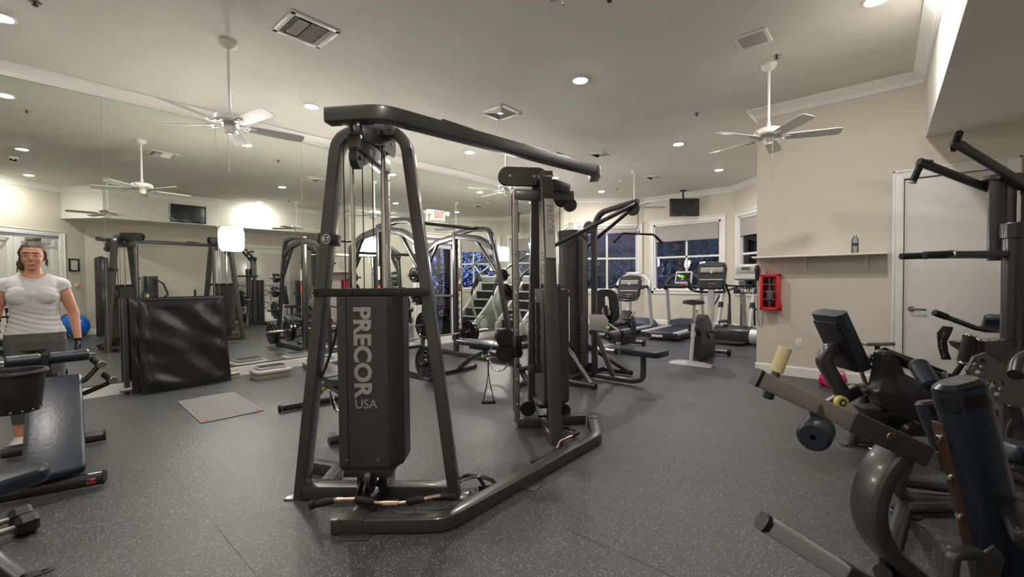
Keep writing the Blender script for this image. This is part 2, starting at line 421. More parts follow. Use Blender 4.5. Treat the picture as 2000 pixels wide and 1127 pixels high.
# mirror panels
mr = T('wall_mirror', None, None, (4, 7.0, 0), kind='structure', world=True)
ZM0, ZM1 = .145, 3.53
def panel(x0, x1, z0=ZM0, z1=ZM1):
    mb = MB(); mb.box(((x0+x1)/2, 7.026, (z0+z1)/2), (x1-x0-.0035, .006, z1-z0)); mr.part('mirror_panel', mb, 'mirror', smooth=0)
sx_ = [-2.58, -1.575, -.425, .725, 1.875, 3.03, 4.18, DX0-.105]
for a, b_ in zip(sx_, sx_[1:]): panel(a, b_)
panel(DX0-.105, DX1+.10, DZ+.11, ZM1)
sx_ = [DX1+.10, 7.62, 8.77, 9.92, 10.68]
for a, b_ in zip(sx_, sx_[1:]): panel(a, b_)
mb = MB(); mb.box((DX0/2-1.4, 7.02, ZM0-.006), (DX0+2.6, .014, .012)); mb.box(((DX1+10.8)/2, 7.02, ZM0-.006), (10.6-DX1, .014, .012)); mr.part('mirror_channel', mb, 'steel', smooth=0)
mb = MB()
for x in (.725, 1.875, 3.03):
    for z in (.25, .31): mb.cyl((x, 7.024, z), (x, 7.016, z), .008, 8)
mr.part('mirror_clip', mb, 'chrome')
# ---------------------------------------------------------------- doors
def casing(t, x0, x1, z1, w=.1, th=.03, place=None, m='trim', names=('door_frame',)):
    """flat casing with a raised outer band around an opening, in a local frame (x along the wall, y out of the wall)"""
    mb = MB()
    mb.box((x0-w/2, th/2, z1/2+w/2), (w, th, z1+w), bev=.004); mb.box((x1+w/2, th/2, z1/2+w/2), (w, th, z1+w), bev=.004); mb.box(((x0+x1)/2, th/2, z1+w/2), (x1-x0+.002, th, w), bev=.004)
    mb.box((x0-w+.012, th/2+.006, z1/2+w/2), (.024, th+.012, z1+w), bev=.004); mb.box((x1+w-.012, th/2+.006, z1/2+w/2), (.024, th+.012, z1+w), bev=.004); mb.box(((x0+x1)/2, th/2+.006, z1+w-.012), (x1-x0+2*w, th+.012, .024), bev=.004)
    return mb
# plain door of the right wall (local x = -Y, y = -X)
d1 = T('door_1', None, None, (RX, -.12, 0), rz=-PI/2, kind='structure')   # local x -> -Y, local y -> +X ; flipped below
d1.o.rotation_euler = (0, 0, PI/2)                                         # local x -> +Y, local y -> -X (into the room)
d1.part('door_frame', casing(d1, -.80, .0, 2.47), 'trim')
mb = MB(); mb.box((-.40, -.022, 1.232), (.785, .044, 2.456), bev=.003); dl = d1.part('door_leaf', mb, 'door_paint')
mb = MB()
for x in (-.793, -.007): mb.box((x, -.095, 1.235), (.014, .09, 2.47)); 
for x in (-.782, -.018): mb.box((x, -.075, 1.235), (.036, .05, 2.47))
mb.box((-.4, -.075, 2.452), (.8, .05, .036)); mb.box((-.4, -.13, 1.235), (.8, .02, 2.47)); d1.part('door_jamb', mb, 'trim', smooth=0)
mb = MB(); mb.cyl((-.075, -.004, .955), (-.075, .014, .955), .031, 20, bev=.006); mb.cyl((-.075, .004, .955), (-.075, .062, .955), .011, 12); mb.rtube([(-.075, .058, .955), (-.115, .062, .957), (-.20, .056, .951)], .012, .022, .005, fil=.02)
d1.part('door_handle', mb, 'steel', under=dl, label='brushed lever handle')
# exit door in the mirror wall (local x = X)
d2 = T('door_2', None, None, (0, 7.03, 0), kind='structure')
mb = casing(d2, DX0, DX1, DZ, w=.10, th=.03); 
for v in mb.bm.verts: v.co.y = -v.co.y
d2.part('door_frame', mb, 'trim')
mb = MB(); xc = (DX0+DX1)/2
mb.box((DX0+.03, .07, DZ/2), (.06, .12, DZ)); mb.box((DX1-.03, .07, DZ/2), (.06, .12, DZ)); mb.box((xc, .07, DZ-.05), (DX1-DX0, .12, .10)); mb.box((xc, .07, .015), (DX1-DX0, .14, .03))
d2.part('door_jamb', mb, 'trim', smooth=0)
mb = MB(); 
for x in (DX0+.10, DX1-.10): mb.box((x, .06, 1.06), (.085, .045, 2.06), bev=.004)
for z in (.09, 2.04): mb.box((xc, .06, z), (DX1-DX0-.12, .045, .11), bev=.004)
lf = d2.part('door_leaf', mb, 'trim')
mb = MB(); mb.box((xc, .06, 1.06), (DX1-DX0-.26, .008, 1.86)); d2.part('pane', mb, 'glass', under=lf, smooth=0)
mb = MB(); mb.box((xc, .025, 1.0), (DX1-DX0-.2, .02, .05), bev=.006); mb.box((DX0+.12, .03, 1.0), (.06, .05, .07), bev=.005); d2.part('push_bar', mb, 'steel', under=lf)
mb = MB(); mb.box((xc-.12, .02, 2.045), (.26, .05, .06), bev=.006); mb.rtube([(xc-.1, .0, 2.08), (xc+.2, -.06, 2.10), (xc+.26, .02, 2.12)], .02, .012, .003); d2.part('door_closer', mb, 'steel', under=lf)
# entry double door on the slanted wall (local x along the wall)
ang = math.atan2(-1.565-1.77, 1.23+2.6)
d3 = T('door_3', None, None, (-2.6, 1.77, 0), rz=ang, kind='structure')
d3.part('door_frame', casing(d3, 2.55, 4.42, 2.46, w=.13), 'trim')
for a, b_ in ((2.56, 3.48), (3.49, 4.41)):
    mb = MB(); c = (a+b_)/2
    for x in (a+.07, b_-.07): mb.box((x, -.03, 1.225), (.14, .045, 2.44), bev=.005)
    for z, hh in ((.16, .30), (2.36, .17)): mb.box((c, -.03, z), (b_-a-.28, .045, hh), bev=.005)
    lf = d3.part('door_leaf', mb, 'door_paint')
    mb = MB(); mb.box((c, -.03, 1.29), (b_-a-.27, .008, 1.97)); d3.part('pane', mb, 'frost', under=lf, smooth=0)
    mb = MB(); mb.box((c-.1, .02, 2.35), (.3, .06, .07), bev=.006); mb.rtube([(c+.02, .05, 2.39), (c+.24, .1, 2.41), (c+.36, .03, 2.42)], .025, .012, .003); d3.part('door_closer', mb, 'steel', under=lf)
# french doors of the back wall with pale frosted panes and scroll ironwork
d4 = T('door_4', None, None, (4.05, -1.565, 0), kind='structure')
d4.part('door_frame', casing(d4, 0, 2.1, 2.42), 'trim')
for a in (.02, 1.07):
    mb = MB(); c = a+.505
    for x in (a+.07, a+.94): mb.box((x, .02, 1.2), (.14, .04, 2.40), bev=.005)
    for z, hh in ((.15, .28), (2.32, .16)): mb.box((c, .02, z), (.74, .04, hh), bev=.005)
    lf = d4.part('door_leaf', mb, 'trim')
    mb = MB(); mb.box((c, .02, 1.265), (.735, .012, 1.955)); d4.part('pane', mb, 'frost', under=lf, smooth=0)
    mb = MB()
    for s in (-1, 1):
        for k, (z0, R) in enumerate(((.55, .14), (.95, .12))):
            pts = [(c+s*(.16+.0*k)+s*R*(1-t/14*.75)*math.cos(t*.55), .036, z0+R*(1-t/14*.75)*math.sin(t*.55)) for t in range(15)]
            mb.tube(pts, .008, 6)
    mb.bar((c, .036, .3), (c, .036, 1.2), .012, .012); mb.bar((c-.34, .036, 1.2), (c+.34, .036, 1.2), .012, .012)
    d4.part('scroll_grille', mb, 'black', under=lf)
# ---------------------------------------------------------------- windows of the bay
def window(name, p, q, drop, w=1.82):
    p3, q3 = V((*p, 0)), V((*q, 0)); d = (q3-p3).normalized(); L = (q3-p3).length; c = (p3+q3)/2
    t = T(name, None, None, (c.x, c.y, 0), rz=math.atan2(d.y, d.x), kind='structure')     # local y = into the room
    hw, z0, z1 = w/2, .98, 2.85; mb = MB()
    for s in (-1, 1): mb.box((s*(hw+.055), .015, (z0+z1)/2), (.115, .03, z1-z0+.2), bev=.005); mb.box((s*(hw+.095), .022, (z0+z1)/2), (.03, .044, z1-z0+.2), bev=.005)
    mb.box((0, .016, z1+.055), (w+.22, .032, .11), bev=.005); mb.box((0, .03, z1+.115), (w+.30, .06, .03), bev=.008); mb.box((0, .024, z1+.093), (w+.26, .044, .02), bev=.006)
    mb.box((0, .015, z0-.055), (w+.22, .03, .1), bev=.005); mb.box((0, .025, z0-.005), (w+.22, .06, .03), bev=.008)
    t.part('window_casing', mb, 'trim')
    mb = MB()
    for s in (-1, 1): mb.box((s*(hw-.025), -.07, (z0+z1)/2), (.05, .14, z1-z0))
    mb.box((0, -.07, z1-.025), (w, .14, .05)); mb.box((0, -.07, z0+.025), (w, .14, .05))
    fr = t.part('window_frame', mb, 'trim', smooth=0)
    mb = MB(); mb.box((0, -.08, (z0+z1)/2), (.05, .035, z1-z0-.1)); mb.box((0, -.08, (z0+z1)/2), (w-.1, .035, .05)); t.part('muntin', mb, 'trim', under=fr, smooth=0)
    for sx in (-1, 1):
        for k in (0, 1):
            zc = z0+(z1-z0)*(.25+.5*k); mb = MB(); mb.box((sx*w/4, -.085, zc), (w/2-.07, .006, (z1-z0)/2-.07)); t.part('pane', mb, 'glass', under=fr, smooth=0)
    mb = MB(); mb.cyl((-hw+.05, -.02, z1-.06), (hw-.05, -.02, z1-.06), .03, 14); ro = t.part('blind_roller', mb, 'blind')
    mb = MB(); mb.box((0, -.002, z1-.06-drop/2), (w-.13, .004, drop)); mb.box((0, -.002, z1-.06-drop), (w-.13, .014, .022), bev=.004); t.part('roller_blind', mb, 'blind', under=ro, smooth=0)
    return t
window('window_1', *S1, .12); window('window_2', *S2, .42); window('window_3', *S3, .42)

# ================================================================ CEILING FIXTURES
cl = T('ceiling_downlight', 'round white recessed downlight glowing in the ceiling', 'ceiling light', (0, 0, ZC), group='recessed ceiling downlights')
mb = MB(); mb.lathe([(.071, 0), (.102, 0), (.102, -.005), (.095, -.010), (.08, -.011), (.071, -.003)], n=28); tr_ = cl.part('trim_ring', mb, 'white_plastic')
mb = MB(); mb.lathe([(0, -.018), (.03, -.0165), (.055, -.012), (.068, -.006), (.07, -.001)], n=24); cl.part('bulb', mb, 'bulb')
DL = ['beside the left end of the mirror', 'between the mirror fan and the cable tower', 'above the smith machine', 'above the stair climber', 'in the corner by the left bay window', 'near the entry wall', 'above the cable machine beam', 'between the cable machine and the shelf wall fan', 'by the right bay window', 'close to the slanted entry doors', 'close to the soffit face']
LIGHTS = [(-.02, 5.83), (2.65, 5.80), (5.51, 5.79), (8.2, 5.81), (10.38, 5.83), (.15, 2.75), (4.40, 2.74), (7.63, 2.78), (10.07, 2.80), (.27, .14), (4.8, .10)]
# two lamps of the place hang outside the frame; the mirror shows both
OFF = {5: ('ceiling_downlight_offscreen', 'bulb_offscreen'), 9: ('entry_downlight_offscreen', 'entry_bulb_offscreen')}
for i, (x, y) in enumerate(LIGHTS):
    lab = 'round recessed ceiling downlight '+DL[i]
    if i == 0: cl.o.location = (x, y, ZC); cl.o['label'] = lab
    else:
        r = dup(cl.o, (x, y, ZC), 0, lab)
        if i in OFF:
            r.name = OFF[i][0]
            for ch in r.children:
                if ch.name.startswith('bulb'): ch.name = OFF[i][1]
# ceiling fans
FANLAB = {0: 'white five-blade ceiling fan hanging in front of the mirror over the black folded mat', 1: 'white five-blade ceiling fan in front of the shelf wall, pull chain hanging',
          2: 'white five-blade ceiling fan above the weight rack by the exit sign', 3: 'white five-blade ceiling fan above the treadmills near the bay windows', 4: 'white five-blade ceiling fan by the soffit, seen in the mirror only'}
fan = T('ceiling_fan', FANLAB[0], 'ceiling fan', (0, 0, ZC), group='white ceiling fans')
mb = MB(); mb.lathe([(0, 0), (.075, 0), (.078, -.02), (.066, -.045), (.045, -.062), (.022, -.078), (0, -.078)], n=24); fan.part('canopy', mb, 'fan_white')
mb = MB(); mb.cyl((0, 0, -.07), (0, 0, -.69), .0135, 12); mb.cyl((0, 0, -.63), (0, 0, -.70), .02, 14, bev=.004); fan.part('downrod', mb, 'fan_white')
mb = MB(); mb.lathe([(0, -.69), (.05, -.69), (.10, -.70), (.135, -.715), (.142, -.735), (.142, -.768), (.128, -.785), (.06, -.79), (0, -.79)], n=32); mo = fan.part('motor_housing', mb, 'fan_white')
mb = MB(); mb.box((-.128, -.062, -.752), (.006, .05, .022), rot=math.atan2(-.062, -.128), bev=.002); fan.part('badge', mb, 'copper', under=mo)
mb = MB(); mb.lathe([(0, -.79), (.05, -.79), (.052, -.80), (.045, -.85), (.04, -.875), (.022, -.882), (0, -.882)], n=20); fan.part('switch_housing', mb, 'fan_white')
mb = MB(); mb.cyl((.03, -.03, -.85), (.03, -.03, -1.25), .0018, 5); mb.ball((.03, -.03, -1.255), .006, 8); fan.part('pull_chain', mb, 'steel')
for k in range(5):
    a = math.radians(72*k); ca, sa = math.cos(a), math.sin(a)
    def R(x, y, z): return (x*ca-y*sa, x*sa+y*ca, z)
    mb = MB()
    for s in (-1, 1): mb.rtube([R(.08, s*.008, -.79), R(.13, s*.035, -.805), R(.19, s*.042, -.808), R(.25, s*.012, -.806)], .012, .006, .002, fil=.03)
    mb.bar(R(.17, -.045, -.806), R(.17, .045, -.802), .02, .006); ir = fan.part('blade_iron', mb, 'steel')
    mb = MB(); poly = [(.17, -.055), (.30, -.063), (.60, -.068), (.655, -.062), (.668, -.045), (.668, .045), (.655, .062), (.60, .068), (.30, .063), (.17, .055)]
    tilt = math.radians(-14)
    mb.prism(poly, .007, (0, 0, -.80), (ca, sa, 0), (-sa*math.cos(tilt), ca*math.cos(tilt), math.sin(tilt)), bev=.0015, seg=1)
    fan.part('fan_blade', mb, 'fan_white')
FANS = [(1.413, 4.84, -80), (5.455, 1.008, -68), (5.574, 4.96, -64), (8.81, 4.16, -52), (1.41, 1.0, -40)]
fan.o.location = (*FANS[0][:2], ZC); fan.o.rotation_euler = (0, 0, math.radians(FANS[0][2]))
for i in range(1, 5): dup(fan.o, (*FANS[i][:2], ZC), math.radians(FANS[i][2]), FANLAB[i])
# air vents
def vent(x, y, s, lab, slats, rz=0):
    t = T('air_vent', lab, 'vent', (x, y, ZC), rz=rz, group='ceiling air vents'); mb = MB(); h = s/2
    for sx, sy, wx, wy in ((0, h-.02, s, .045), (0, -h+.02, s, .045), (h-.02, 0, .045, s), (-h+.02, 0, .045, s)): mb.box((sx, sy, -.006), (wx, wy, .014), bev=.003)
    t.part('vent_frame', mb, 'fan_white')
    mb = MB(); q = s/2-.031
    for c, d in (((q, 0, .2), (.008, s-.06, .4)), ((-q, 0, .2), (.008, s-.06, .4)), ((0, q, .2), (s-.06, .008, .4)), ((0, -q, .2), (s-.06, .008, .4)), ((0, 0, .4), (s-.06, s-.06, .008))): mb.box(c, d)
    t.part('vent_duct', mb, 'duct', smooth=0)
    if slats == 'grid':
        for k in range(11):
            yy = (k-5)*(s-.12)/11; mb = MB(); mb.bar((-.02 if k % 2 else -.02, yy, -.010), (h-.09, yy, -.010), .004, .016, up=(0, .5, 1), bev=0); t.part('slat', mb, 'fan_white', smooth=0)
        for k in range(9):
            yy = (k-4)*(s-.12)/10; mb = MB(); mb.bar((-h+.09, yy, -.010), (-.03, yy, -.010), .02, .004, up=(0, .6, 1), bev=0); t.part('slat', mb, 'fan_white', smooth=0)
        for k in range(3):
            for sx in (-1, 1):
                mb = MB(); mb.bar((sx*(h-.045-.016*k), -h+.05, -.012), (sx*(h-.045-.016*k), h-.05, -.012), .010, .003, up=(sx, 0, 1), bev=0); t.part('slat', mb, 'fan_white', smooth=0)
    else:
        for k in range(5):
            f = h-.05-.028*k; mb = MB()
            for a in range(3 if slats == 'three' else 4):
                an = a*PI/2; u_, v_ = V((math.cos(an), math.sin(an), 0)), V((-math.sin(an), math.cos(an), 0))
                mb.bar(u_*f-v_*f+V((0, 0, -.010)), u_*f+v_*f+V((0, 0, -.010)), .004, .020, up=(*(u_*.8+Z3*.6),), bev=0)
            t.part('slat', mb, 'fan_white', smooth=0)
        mb = MB(); mb.box((0, 0, -.011), (2*(h-.05-.028*4.6), 2*(h-.05-.028*4.6), .004)); t.part('centre_plate', mb, 'fan_white')
    return t
vent(1.83, 4.08, .44, 'square ceiling air vent with many fine slats near the mirror fan', 'grid')
vent(4.5, 4.1, .43, 'square ceiling air vent above the cable machine', 'four')
vent(7.24, 4.08, .40, 'square ceiling air vent between the cable machine and the windows', 'three', PI)
vent(9.72, 4.1, .40, 'square ceiling air vent above the treadmills', 'three', PI)
vt = T('ceiling_speaker', 'flat rectangular ceiling grille with a plain face beside the shelf wall fan', 'vent', (4.77, 1.02, ZC))
mb = MB(); mb.box((0, 0, -.008), (.29, .28, .018), bev=.005); vt.part('grille_frame', mb, 'fan_white')
mb = MB(); mb.box((0, 0, -.017), (.235, .225, .006), bev=.002); vt.part('grille_face', mb, 'blind')
# sprinkler heads, smoke detector, dome camera
sp = T('sprinkler_head', 'small dark recessed sprinkler head in the ceiling', 'sprinkler', (0, 0, ZC), group='ceiling sprinklers')
mb = MB(); mb.lathe([(0, -.004), (.04, -.004), (.042, 0), (.03, .0), (0, 0)], n=18); sp.part('escutcheon', mb, 'steel')
mb = MB(); mb.cyl((0, 0, 0), (0, 0, -.03), .009, 8); mb.cyl((0, 0, -.03), (0, 0, -.034), .02, 12); sp.part('deflector', mb, 'charcoal')
SPL = ['behind the cable tower beam', 'between two downlights before the windows', 'beside the canopy of the shelf wall fan', 'above the open floor', 'above the decline bench', 'beside the bay corner downlight']
P_SPR = [(3.38, 5.2), (6.38, 2.07), (5.3, .91), (3.28, 1.76), (.17, 5.31), (10.36, 5.38)]
for i, (x, y) in enumerate(P_SPR):
    lab = 'small recessed ceiling sprinkler '+SPL[i]
    if i == 0: sp.o.location = (x, y, ZC); sp.o['label'] = lab
    else: dup(sp.o, (x, y, ZC), 0, lab)
mb = MB(); mb.lathe([(0, -.035), (.04, -.034), (.06, -.022), (.066, 0), (0, 0)], n=22)
o = solo('smoke_detector', mb, 'fan_white', 'small white round smoke detector on the ceiling by the treadmill fan', 'detector'); o.location = (9.52, 4.82, ZC)
t = T('dome_camera', 'small dark dome security camera on the ceiling by the slanted entry wall', 'camera', (.05, 1.9, ZC))
mb = MB(); mb.lathe([(0, 0), (.07, 0), (.07, -.03), (.05, -.035), (0, -.035)], n=20); t.part('camera_base', mb, 'white_plastic')
mb = MB(); mb.lathe([(.05, -.03), (.048, -.055), (.03, -.075), (0, -.08)], n=18); t.part('camera_dome', mb, 'black_gloss')
# wall sconces standing off the mirror: half drums
SL = {0: 'glowing white half-drum wall lamp on the mirror beside the black folded mat', 1: 'glowing white half-drum wall lamp on the mirror left of the exit door', 2: 'glowing white half-drum wall lamp on the mirror by the stair climber'}
sc_ = T('wall_lamp', SL[0], 'wall lamp', (0, 7.02, 1.78), group='mirror wall lamps')
def half_drum(mb, prof, n=18):
    rings = [[mb.bm.verts.new((r*math.cos(PI+PI*k/n), r*.8*math.sin(PI+PI*k/n), z)) for k in range(n+1)] for r, z in prof]
    for A, B in zip(rings, rings[1:]):
        for k in range(n): mb.bm.faces.new((A[k], A[k+1], B[k+1], B[k]))
    return mb
mb = half_drum(MB(), [(.126, 0), (.140, .012), (.150, .06), (.157, .16), (.153, .25), (.142, .31), (.132, .325), (.128, .322), (.138, .30), (.148, .25), (.152, .16), (.145, .06), (.132, .016)]); sc_.part('lamp_shade', mb, 'shade')
mb = MB(); mb.box((0, -.006, .16), (.10, .012, .20), bev=.004); mb.cyl((0, -.01, .16), (0, -.07, .16), .012, 10); sc_.part('wall_plate', mb, 'steel')
for i, x in enumerate((2.04, 4.16, 7.755)):
    if i == 0: sc_.o.location = (x, 7.02, 1.78)
    else: dup(sc_.o, (x, 7.02, 1.78), 0, SL[i])
# exit sign with emergency heads, mounted on the mirror above the exit door
es = T('exit_sign', 'white exit sign with orange letters and two emergency lamp heads on the mirror', 'exit sign', (5.70, 7.02, 2.51))
EX = 5.76
mb = MB(); mb.box((0, -.06, .13), (.33, .10, .22), bev=.012); bd = es.part('sign_body', mb, 'white_plastic')
mb = MB(); text_mesh(mb, 'EXIT', .19, (.01, -.111, .145), X3, Z3, .003, bold=.012, wide=.62); es.part('lettering', mb, 'exit_red', under=bd, label='orange lit letters EXIT')
for s in (-1, 1):
    mb = MB(); mb.cyl((s*.165, -.06, .19), (s*.20, -.07, .19), .016, 12); mb.box((s*.235, -.085, .185), (.085, .075, .10), bev=.014); mb.box((s*.235, -.125, .185), (.07, .008, .085), bev=.004); es.part('lamp_head', mb, 'white_plastic')
# televisions
def tv(name, lab, loc, rz, arm):
    t = T(name, lab, 'television', loc, rz=rz); mb = MB()
    mb.box((0, 0, .24), (.78, .06, .47), bev=.012); b = t.part('tv_body', mb, 'black_gloss')
    mb = MB(); mb.box((0, -.031, .255), (.71, .004, .39)); t.part('tv_screen', mb, 'screen', under=b, smooth=0)
    mb = MB(); mb.box((.0, -.0315, .03), (.05, .003, .006)); t.part('tv_mark', mb, 'decal', under=b)
    mb = MB(); mb.box((0, .05, .26), (.2, .05, .2), bev=.005); mb.bar((0, .07, .3), arm, .035, .035); mb.box(arm, (.14, .14, .02), bev=.003); t.part('mount_arm', mb, 'black')
    return t
tv('television', 'flat black television hanging above the middle bay window', (11.70, 4.11, 2.95), math.atan2(-.60, .53), (0, .08, .70))
tv('television', 'flat black television mounted on the soffit above the back doors', (3.16, -.285, 2.94), PI, (0, .04, .3))
# ================================================================ CABLE CROSSOVER (the big machine in the middle)
CX = 2.31
cr = T('cable_crossover', 'large graphite cable crossover machine with two weight towers joined by an overhead beam', 'cable machine', (CX, 2.1, 0), world=True)
def mx_(p, s): p = V(p); return V((CX+(p.x-CX)*s, p.y, p.z))       # s=1 left tower, s=-1 its mirror image on the right
AC = V((1.46, 2.39, 0)); AD = V((.643, -.766, 0)); AN = V((.766, .643, 0))     # frame centre, frame direction, direction away from the front rail
# base rail and overhead beam
RAIL = [(1.10, 2.245, .042), (1.50, 1.80, .042), (3.12, 1.80, .042), (3.56, 2.12, .042)]
cr.part('base_rail', MB().rtube(RAIL, .085, .078, .010, fil=.16, fn=10), 'graphite')
cr.part('overhead_beam', MB().rtube([(1.115, 2.25, 2.215), (1.28, 2.0, 2.215), (3.12, 1.80, 2.215), (3.30, 1.93, 2.215)], .085, .078, .010, fil=.17, fn=10), 'graphite')
for p, r in (((1.16, 2.12, .003), math.atan2(-.49, .43)), ((2.2, 1.745, .003), 0), ((3.62, 2.13, .003), .6)): cr.part('floor_plate', MB().box(p, (.16, .11, .006), rot=r, bev=.002), 'graphite')
for p, r in (((1.17, 2.168, .045), math.atan2(-.49, .43)), ((3.47, 2.055, .045), .63)):
    cr.part('rail_sleeve', MB().box(p, (.14, .093, .084), rot=r, bev=.004), 'graphite')
for sx in (1.75, 2.75):
    cr.part('beam_bracket', MB().bar((sx-.1, 1.80+(3.12-sx)*.108+.02, 2.268), (sx+.12, 1.80+(3.12-sx-.2)*.108+.02, 2.262), .03, .02), 'charcoal')
for s in (1, -1):
    def A(u, z, off=0): p = AC+AD*u+AN*off; return mx_((p.x, p.y, z), s)
    upv = mx_(AC+AN, s)-mx_(AC, s)
    # A-shaped frame of the tower
    path = [A(-.48, .0), A(-.345, 1.10), A(-.205, 2.245), A(.205, 2.245), A(.345, 1.10), A(.48, .0)]
    cr.part('tower_frame', MB().rtube(path, .066, .10, .008, fil=.15, fn=10, up=upv), 'graphite')
    cr.part('tower_foot_beam', MB().bar(A(-.47, .045), A(.47, .045), .10, .078, bev=.005), 'graphite')
    for u in (-.51, .51): cr.part('floor_plate', MB().box(A(u, .004), (.10, .12, .008), rot=math.atan2(upv.y, upv.x), bev=.002), 'graphite')
    cr.part('spine_beam', MB().bar(A(0, .045, -.40), A(0, .045, .24), .075, .078, bev=.006), 'graphite')
    cr.part('top_spine', MB().bar(A(.0, 2.10, -.30), A(.0, 2.10, .25), .07, .09, bev=.006), 'graphite')
    # perforated chrome column with its sliding carriage
    pc = A(0, 0, .24)
    mb = MB(); n_ = -(upv.normalized()); sd = n_.cross(Z3)
    for k in range(17):
        for dd in (sd, n_): q = pc+Z3*(.22+.112*k); mb.cyl(q-dd*.06, q+dd*.06, .009, 10)
    cr.part('perforated_column', cut(MB().rtube([pc+Z3*.05, pc+Z3*2.13], .05, .05, .006, up=upv), mb), 'steel')
    zc_ = .74
    mb = MB(); mb.box(pc+Z3*zc_, (.085, .085, .20), rot=math.atan2(upv.y, upv.x), bev=.006); cg = cr.part('carriage', mb, 'black_gloss')
    for dz in (.07, -.06):
        mb = MB(); c = pc+Z3*(zc_+dz)+upv.normalized()*.10
        for e in (-.022, .022): mb.cyl(c+sd*(e-.003), c+sd*(e+.003), .085, 22, bev=.002)
        mb.cyl(c-sd*.018, c+sd*.018, .07, 20); cr.part('swivel_pulley', mb, 'black', under=cg)
    mb = MB(); mb.cyl(pc+Z3*(zc_-.17)-sd*.09, pc+Z3*(zc_-.17)+sd*.09, .014, 10); cr.part('pull_pin', mb, 'rubber', under=cg)
    # guide rods and cables
    for u in (-.12, .07):
        cr.part('guide_rod', MB().cyl(A(u, .22, -.02), A(u, 2.22, -.02), .013, 12), 'chrome')
    for u, o_ in ((-.04, -.07), (.02, -.07), (-.10, -.2)):
        cr.part('cable', MB().cyl(A(u, .25, o_), A(u, 2.12, o_), .0035, 6), 'rubber')
    cr.part('cable', MB().cyl(pc+Z3*.15+upv.normalized()*.03, pc+Z3*2.1+upv.normalized()*.03, .0035, 6), 'rubber')
    # hexagonal weight-stack shroud
    poly = [(-.20, .07), (-.20, -.06), (-.155, -.17), (.135, -.17), (.20, -.06), (.20, .07)]; ex_, ey_ = A(1, 0)-A(0, 0), upv
    mb = MB(); rings = []; so_ = 0 if s == 1 else -.045
    for z in (.235, .265, 1.25): rings.append([A(x*(.93 if z < .25 else 1)-.012, z, y*(.93 if z < .25 else 1)+so_) for x, y in poly])
    mb.loft(rings); sh = cr.part('weight_shroud', mb, 'shroud', smooth=0)
    rd = (A(1, 0)-A(0, 0)).normalized(); fr_ = -upv.normalized()
    if s == 1:
        mb = MB(); text_mesh(mb, 'PRECOR', .136, A(-.025, .935, -.171), -Z3, rd, .002, bold=.036, wide=1.03); cr.part('lettering', mb, 'label_grey', under=sh, label='grey vertical letters PRECOR')
        mb = MB(); text_mesh(mb, 'USA', .075, A(-.005, .628, -.171), rd, Z3, .002, bold=.0, wide=.95); cr.part('lettering', mb, 'label_grey', under=sh)
    mb = MB()
    for u in (-.12, .06): mb.cyl(A(u, .305, -.165), A(u, .305, -.178), .009, 8)
    cr.part('shroud_bolt', mb, 'steel', under=sh)
    mb = MB(); mb.box(A(-.01, .215, -.05), (.28, .22, .04), rot=math.atan2(rd.y, rd.x), bev=.003)
    for u in (-.07, .06): mb.box(A(u, .14, -.08), (.045, .05, .13), rot=math.atan2(rd.y, rd.x), bev=.003)
    cr.part('stack_base', mb, 'charcoal')
    for u in (-.035, .0):
        mb = MB(); mb.cyl(A(u-.006, .125, -.20), A(u+.006, .125, -.20), .065, 20, bev=.003); cr.part('floor_pulley', mb, 'black')
    mb = MB(); mb.bar(A(-.345, 1.275, -.075), A(.35, 1.275, -.075), .012, .05, bev=.003)
    for u in (-.335, -.12, .06, .335): mb.cyl(A(u, 1.275, -.08), A(u, 1.275, -.09), .012, 10)
    cr.part('cross_strap', mb, 'black')
    # top brackets and pulleys
    for u in (-.045, .045):
        cr.part('top_bracket', MB().bar(A(u*.6, 2.16, -.26), A(u*2, 2.215, .02), .02, .09, bev=.003), 'charcoal')
    mb = MB(); mb.box(A(-.09, 2.25, -.02), (.07, .10, .08), rot=math.atan2(rd.y, rd.x), bev=.004); mb.box(A(.12, 2.25, -.02), (.07, .10, .08), rot=math.atan2(rd.y, rd.x), bev=.004)
    for u in (-.09, .12): mb.cyl(A(u, 2.25, -.065), A(u, 2.25, -.08), .014, 10)
    cr.part('clamp_block', mb, 'graphite')
    for e in (-.02, .014):
        mb = MB(); mb.cyl(A(e-.006, 2.075, -.20), A(e+.006, 2.075, -.20), .075, 22, bev=.004); cr.part('head_pulley', mb, 'black')
    # twin pulley plate over the column
    mb = MB(); cc = pc+Z3*2.265-upv.normalized()*.11
    poly = [(-.18+.08*math.cos(a), .08*math.sin(a)) for a in [PI/2+PI*k/10 for k in range(11)]]+[(.10+.08*math.cos(a), .08*math.sin(a)) for a in [-PI/2+PI*k/10 for k in range(11)]]
    for e in (-.03, .03): mb.prism([(x, y) for x, y in poly], .006, cc+sd*e, -upv, Z3)
    pp = cr.part('pulley_plate', mb, 'charcoal')
    mb = MB()
    for xx in (-.16, .06): mb.cyl(cc-upv.normalized()*xx-sd*.038, cc-upv.normalized()*xx+sd*.038, .011, 10); 
    cr.part('plate_bolt', mb, 'steel', under=pp)
    mb = MB()
    for xx in (-.16, .06): mb.cyl(cc-upv.normalized()*xx-sd*.012, cc-upv.normalized()*xx+sd*.012, .07, 18)
    cr.part('pulley_wheel', mb, 'black', under=pp)
    # pulley hanging below the front of the top spine, and the pair on the base spine
    c = A(0, 2.02, -.27)
    mb = MB(); mb.cyl(c-sd*.022, c+sd*.022, .062, 20, bev=.006); mb.cyl(c-sd*.03, c+sd*.03, .01, 8); cr.part('head_pulley', mb, 'charcoal')
    for o_ in (.14, -.14):
        mb = MB(); c = A(0, .165, o_); mb.cyl(c-sd*.02, c+sd*.02, .07, 20, bev=.004); mb.cyl(c-sd*.026, c+sd*.026, .011, 8); cr.part('base_pulley', mb, 'black')
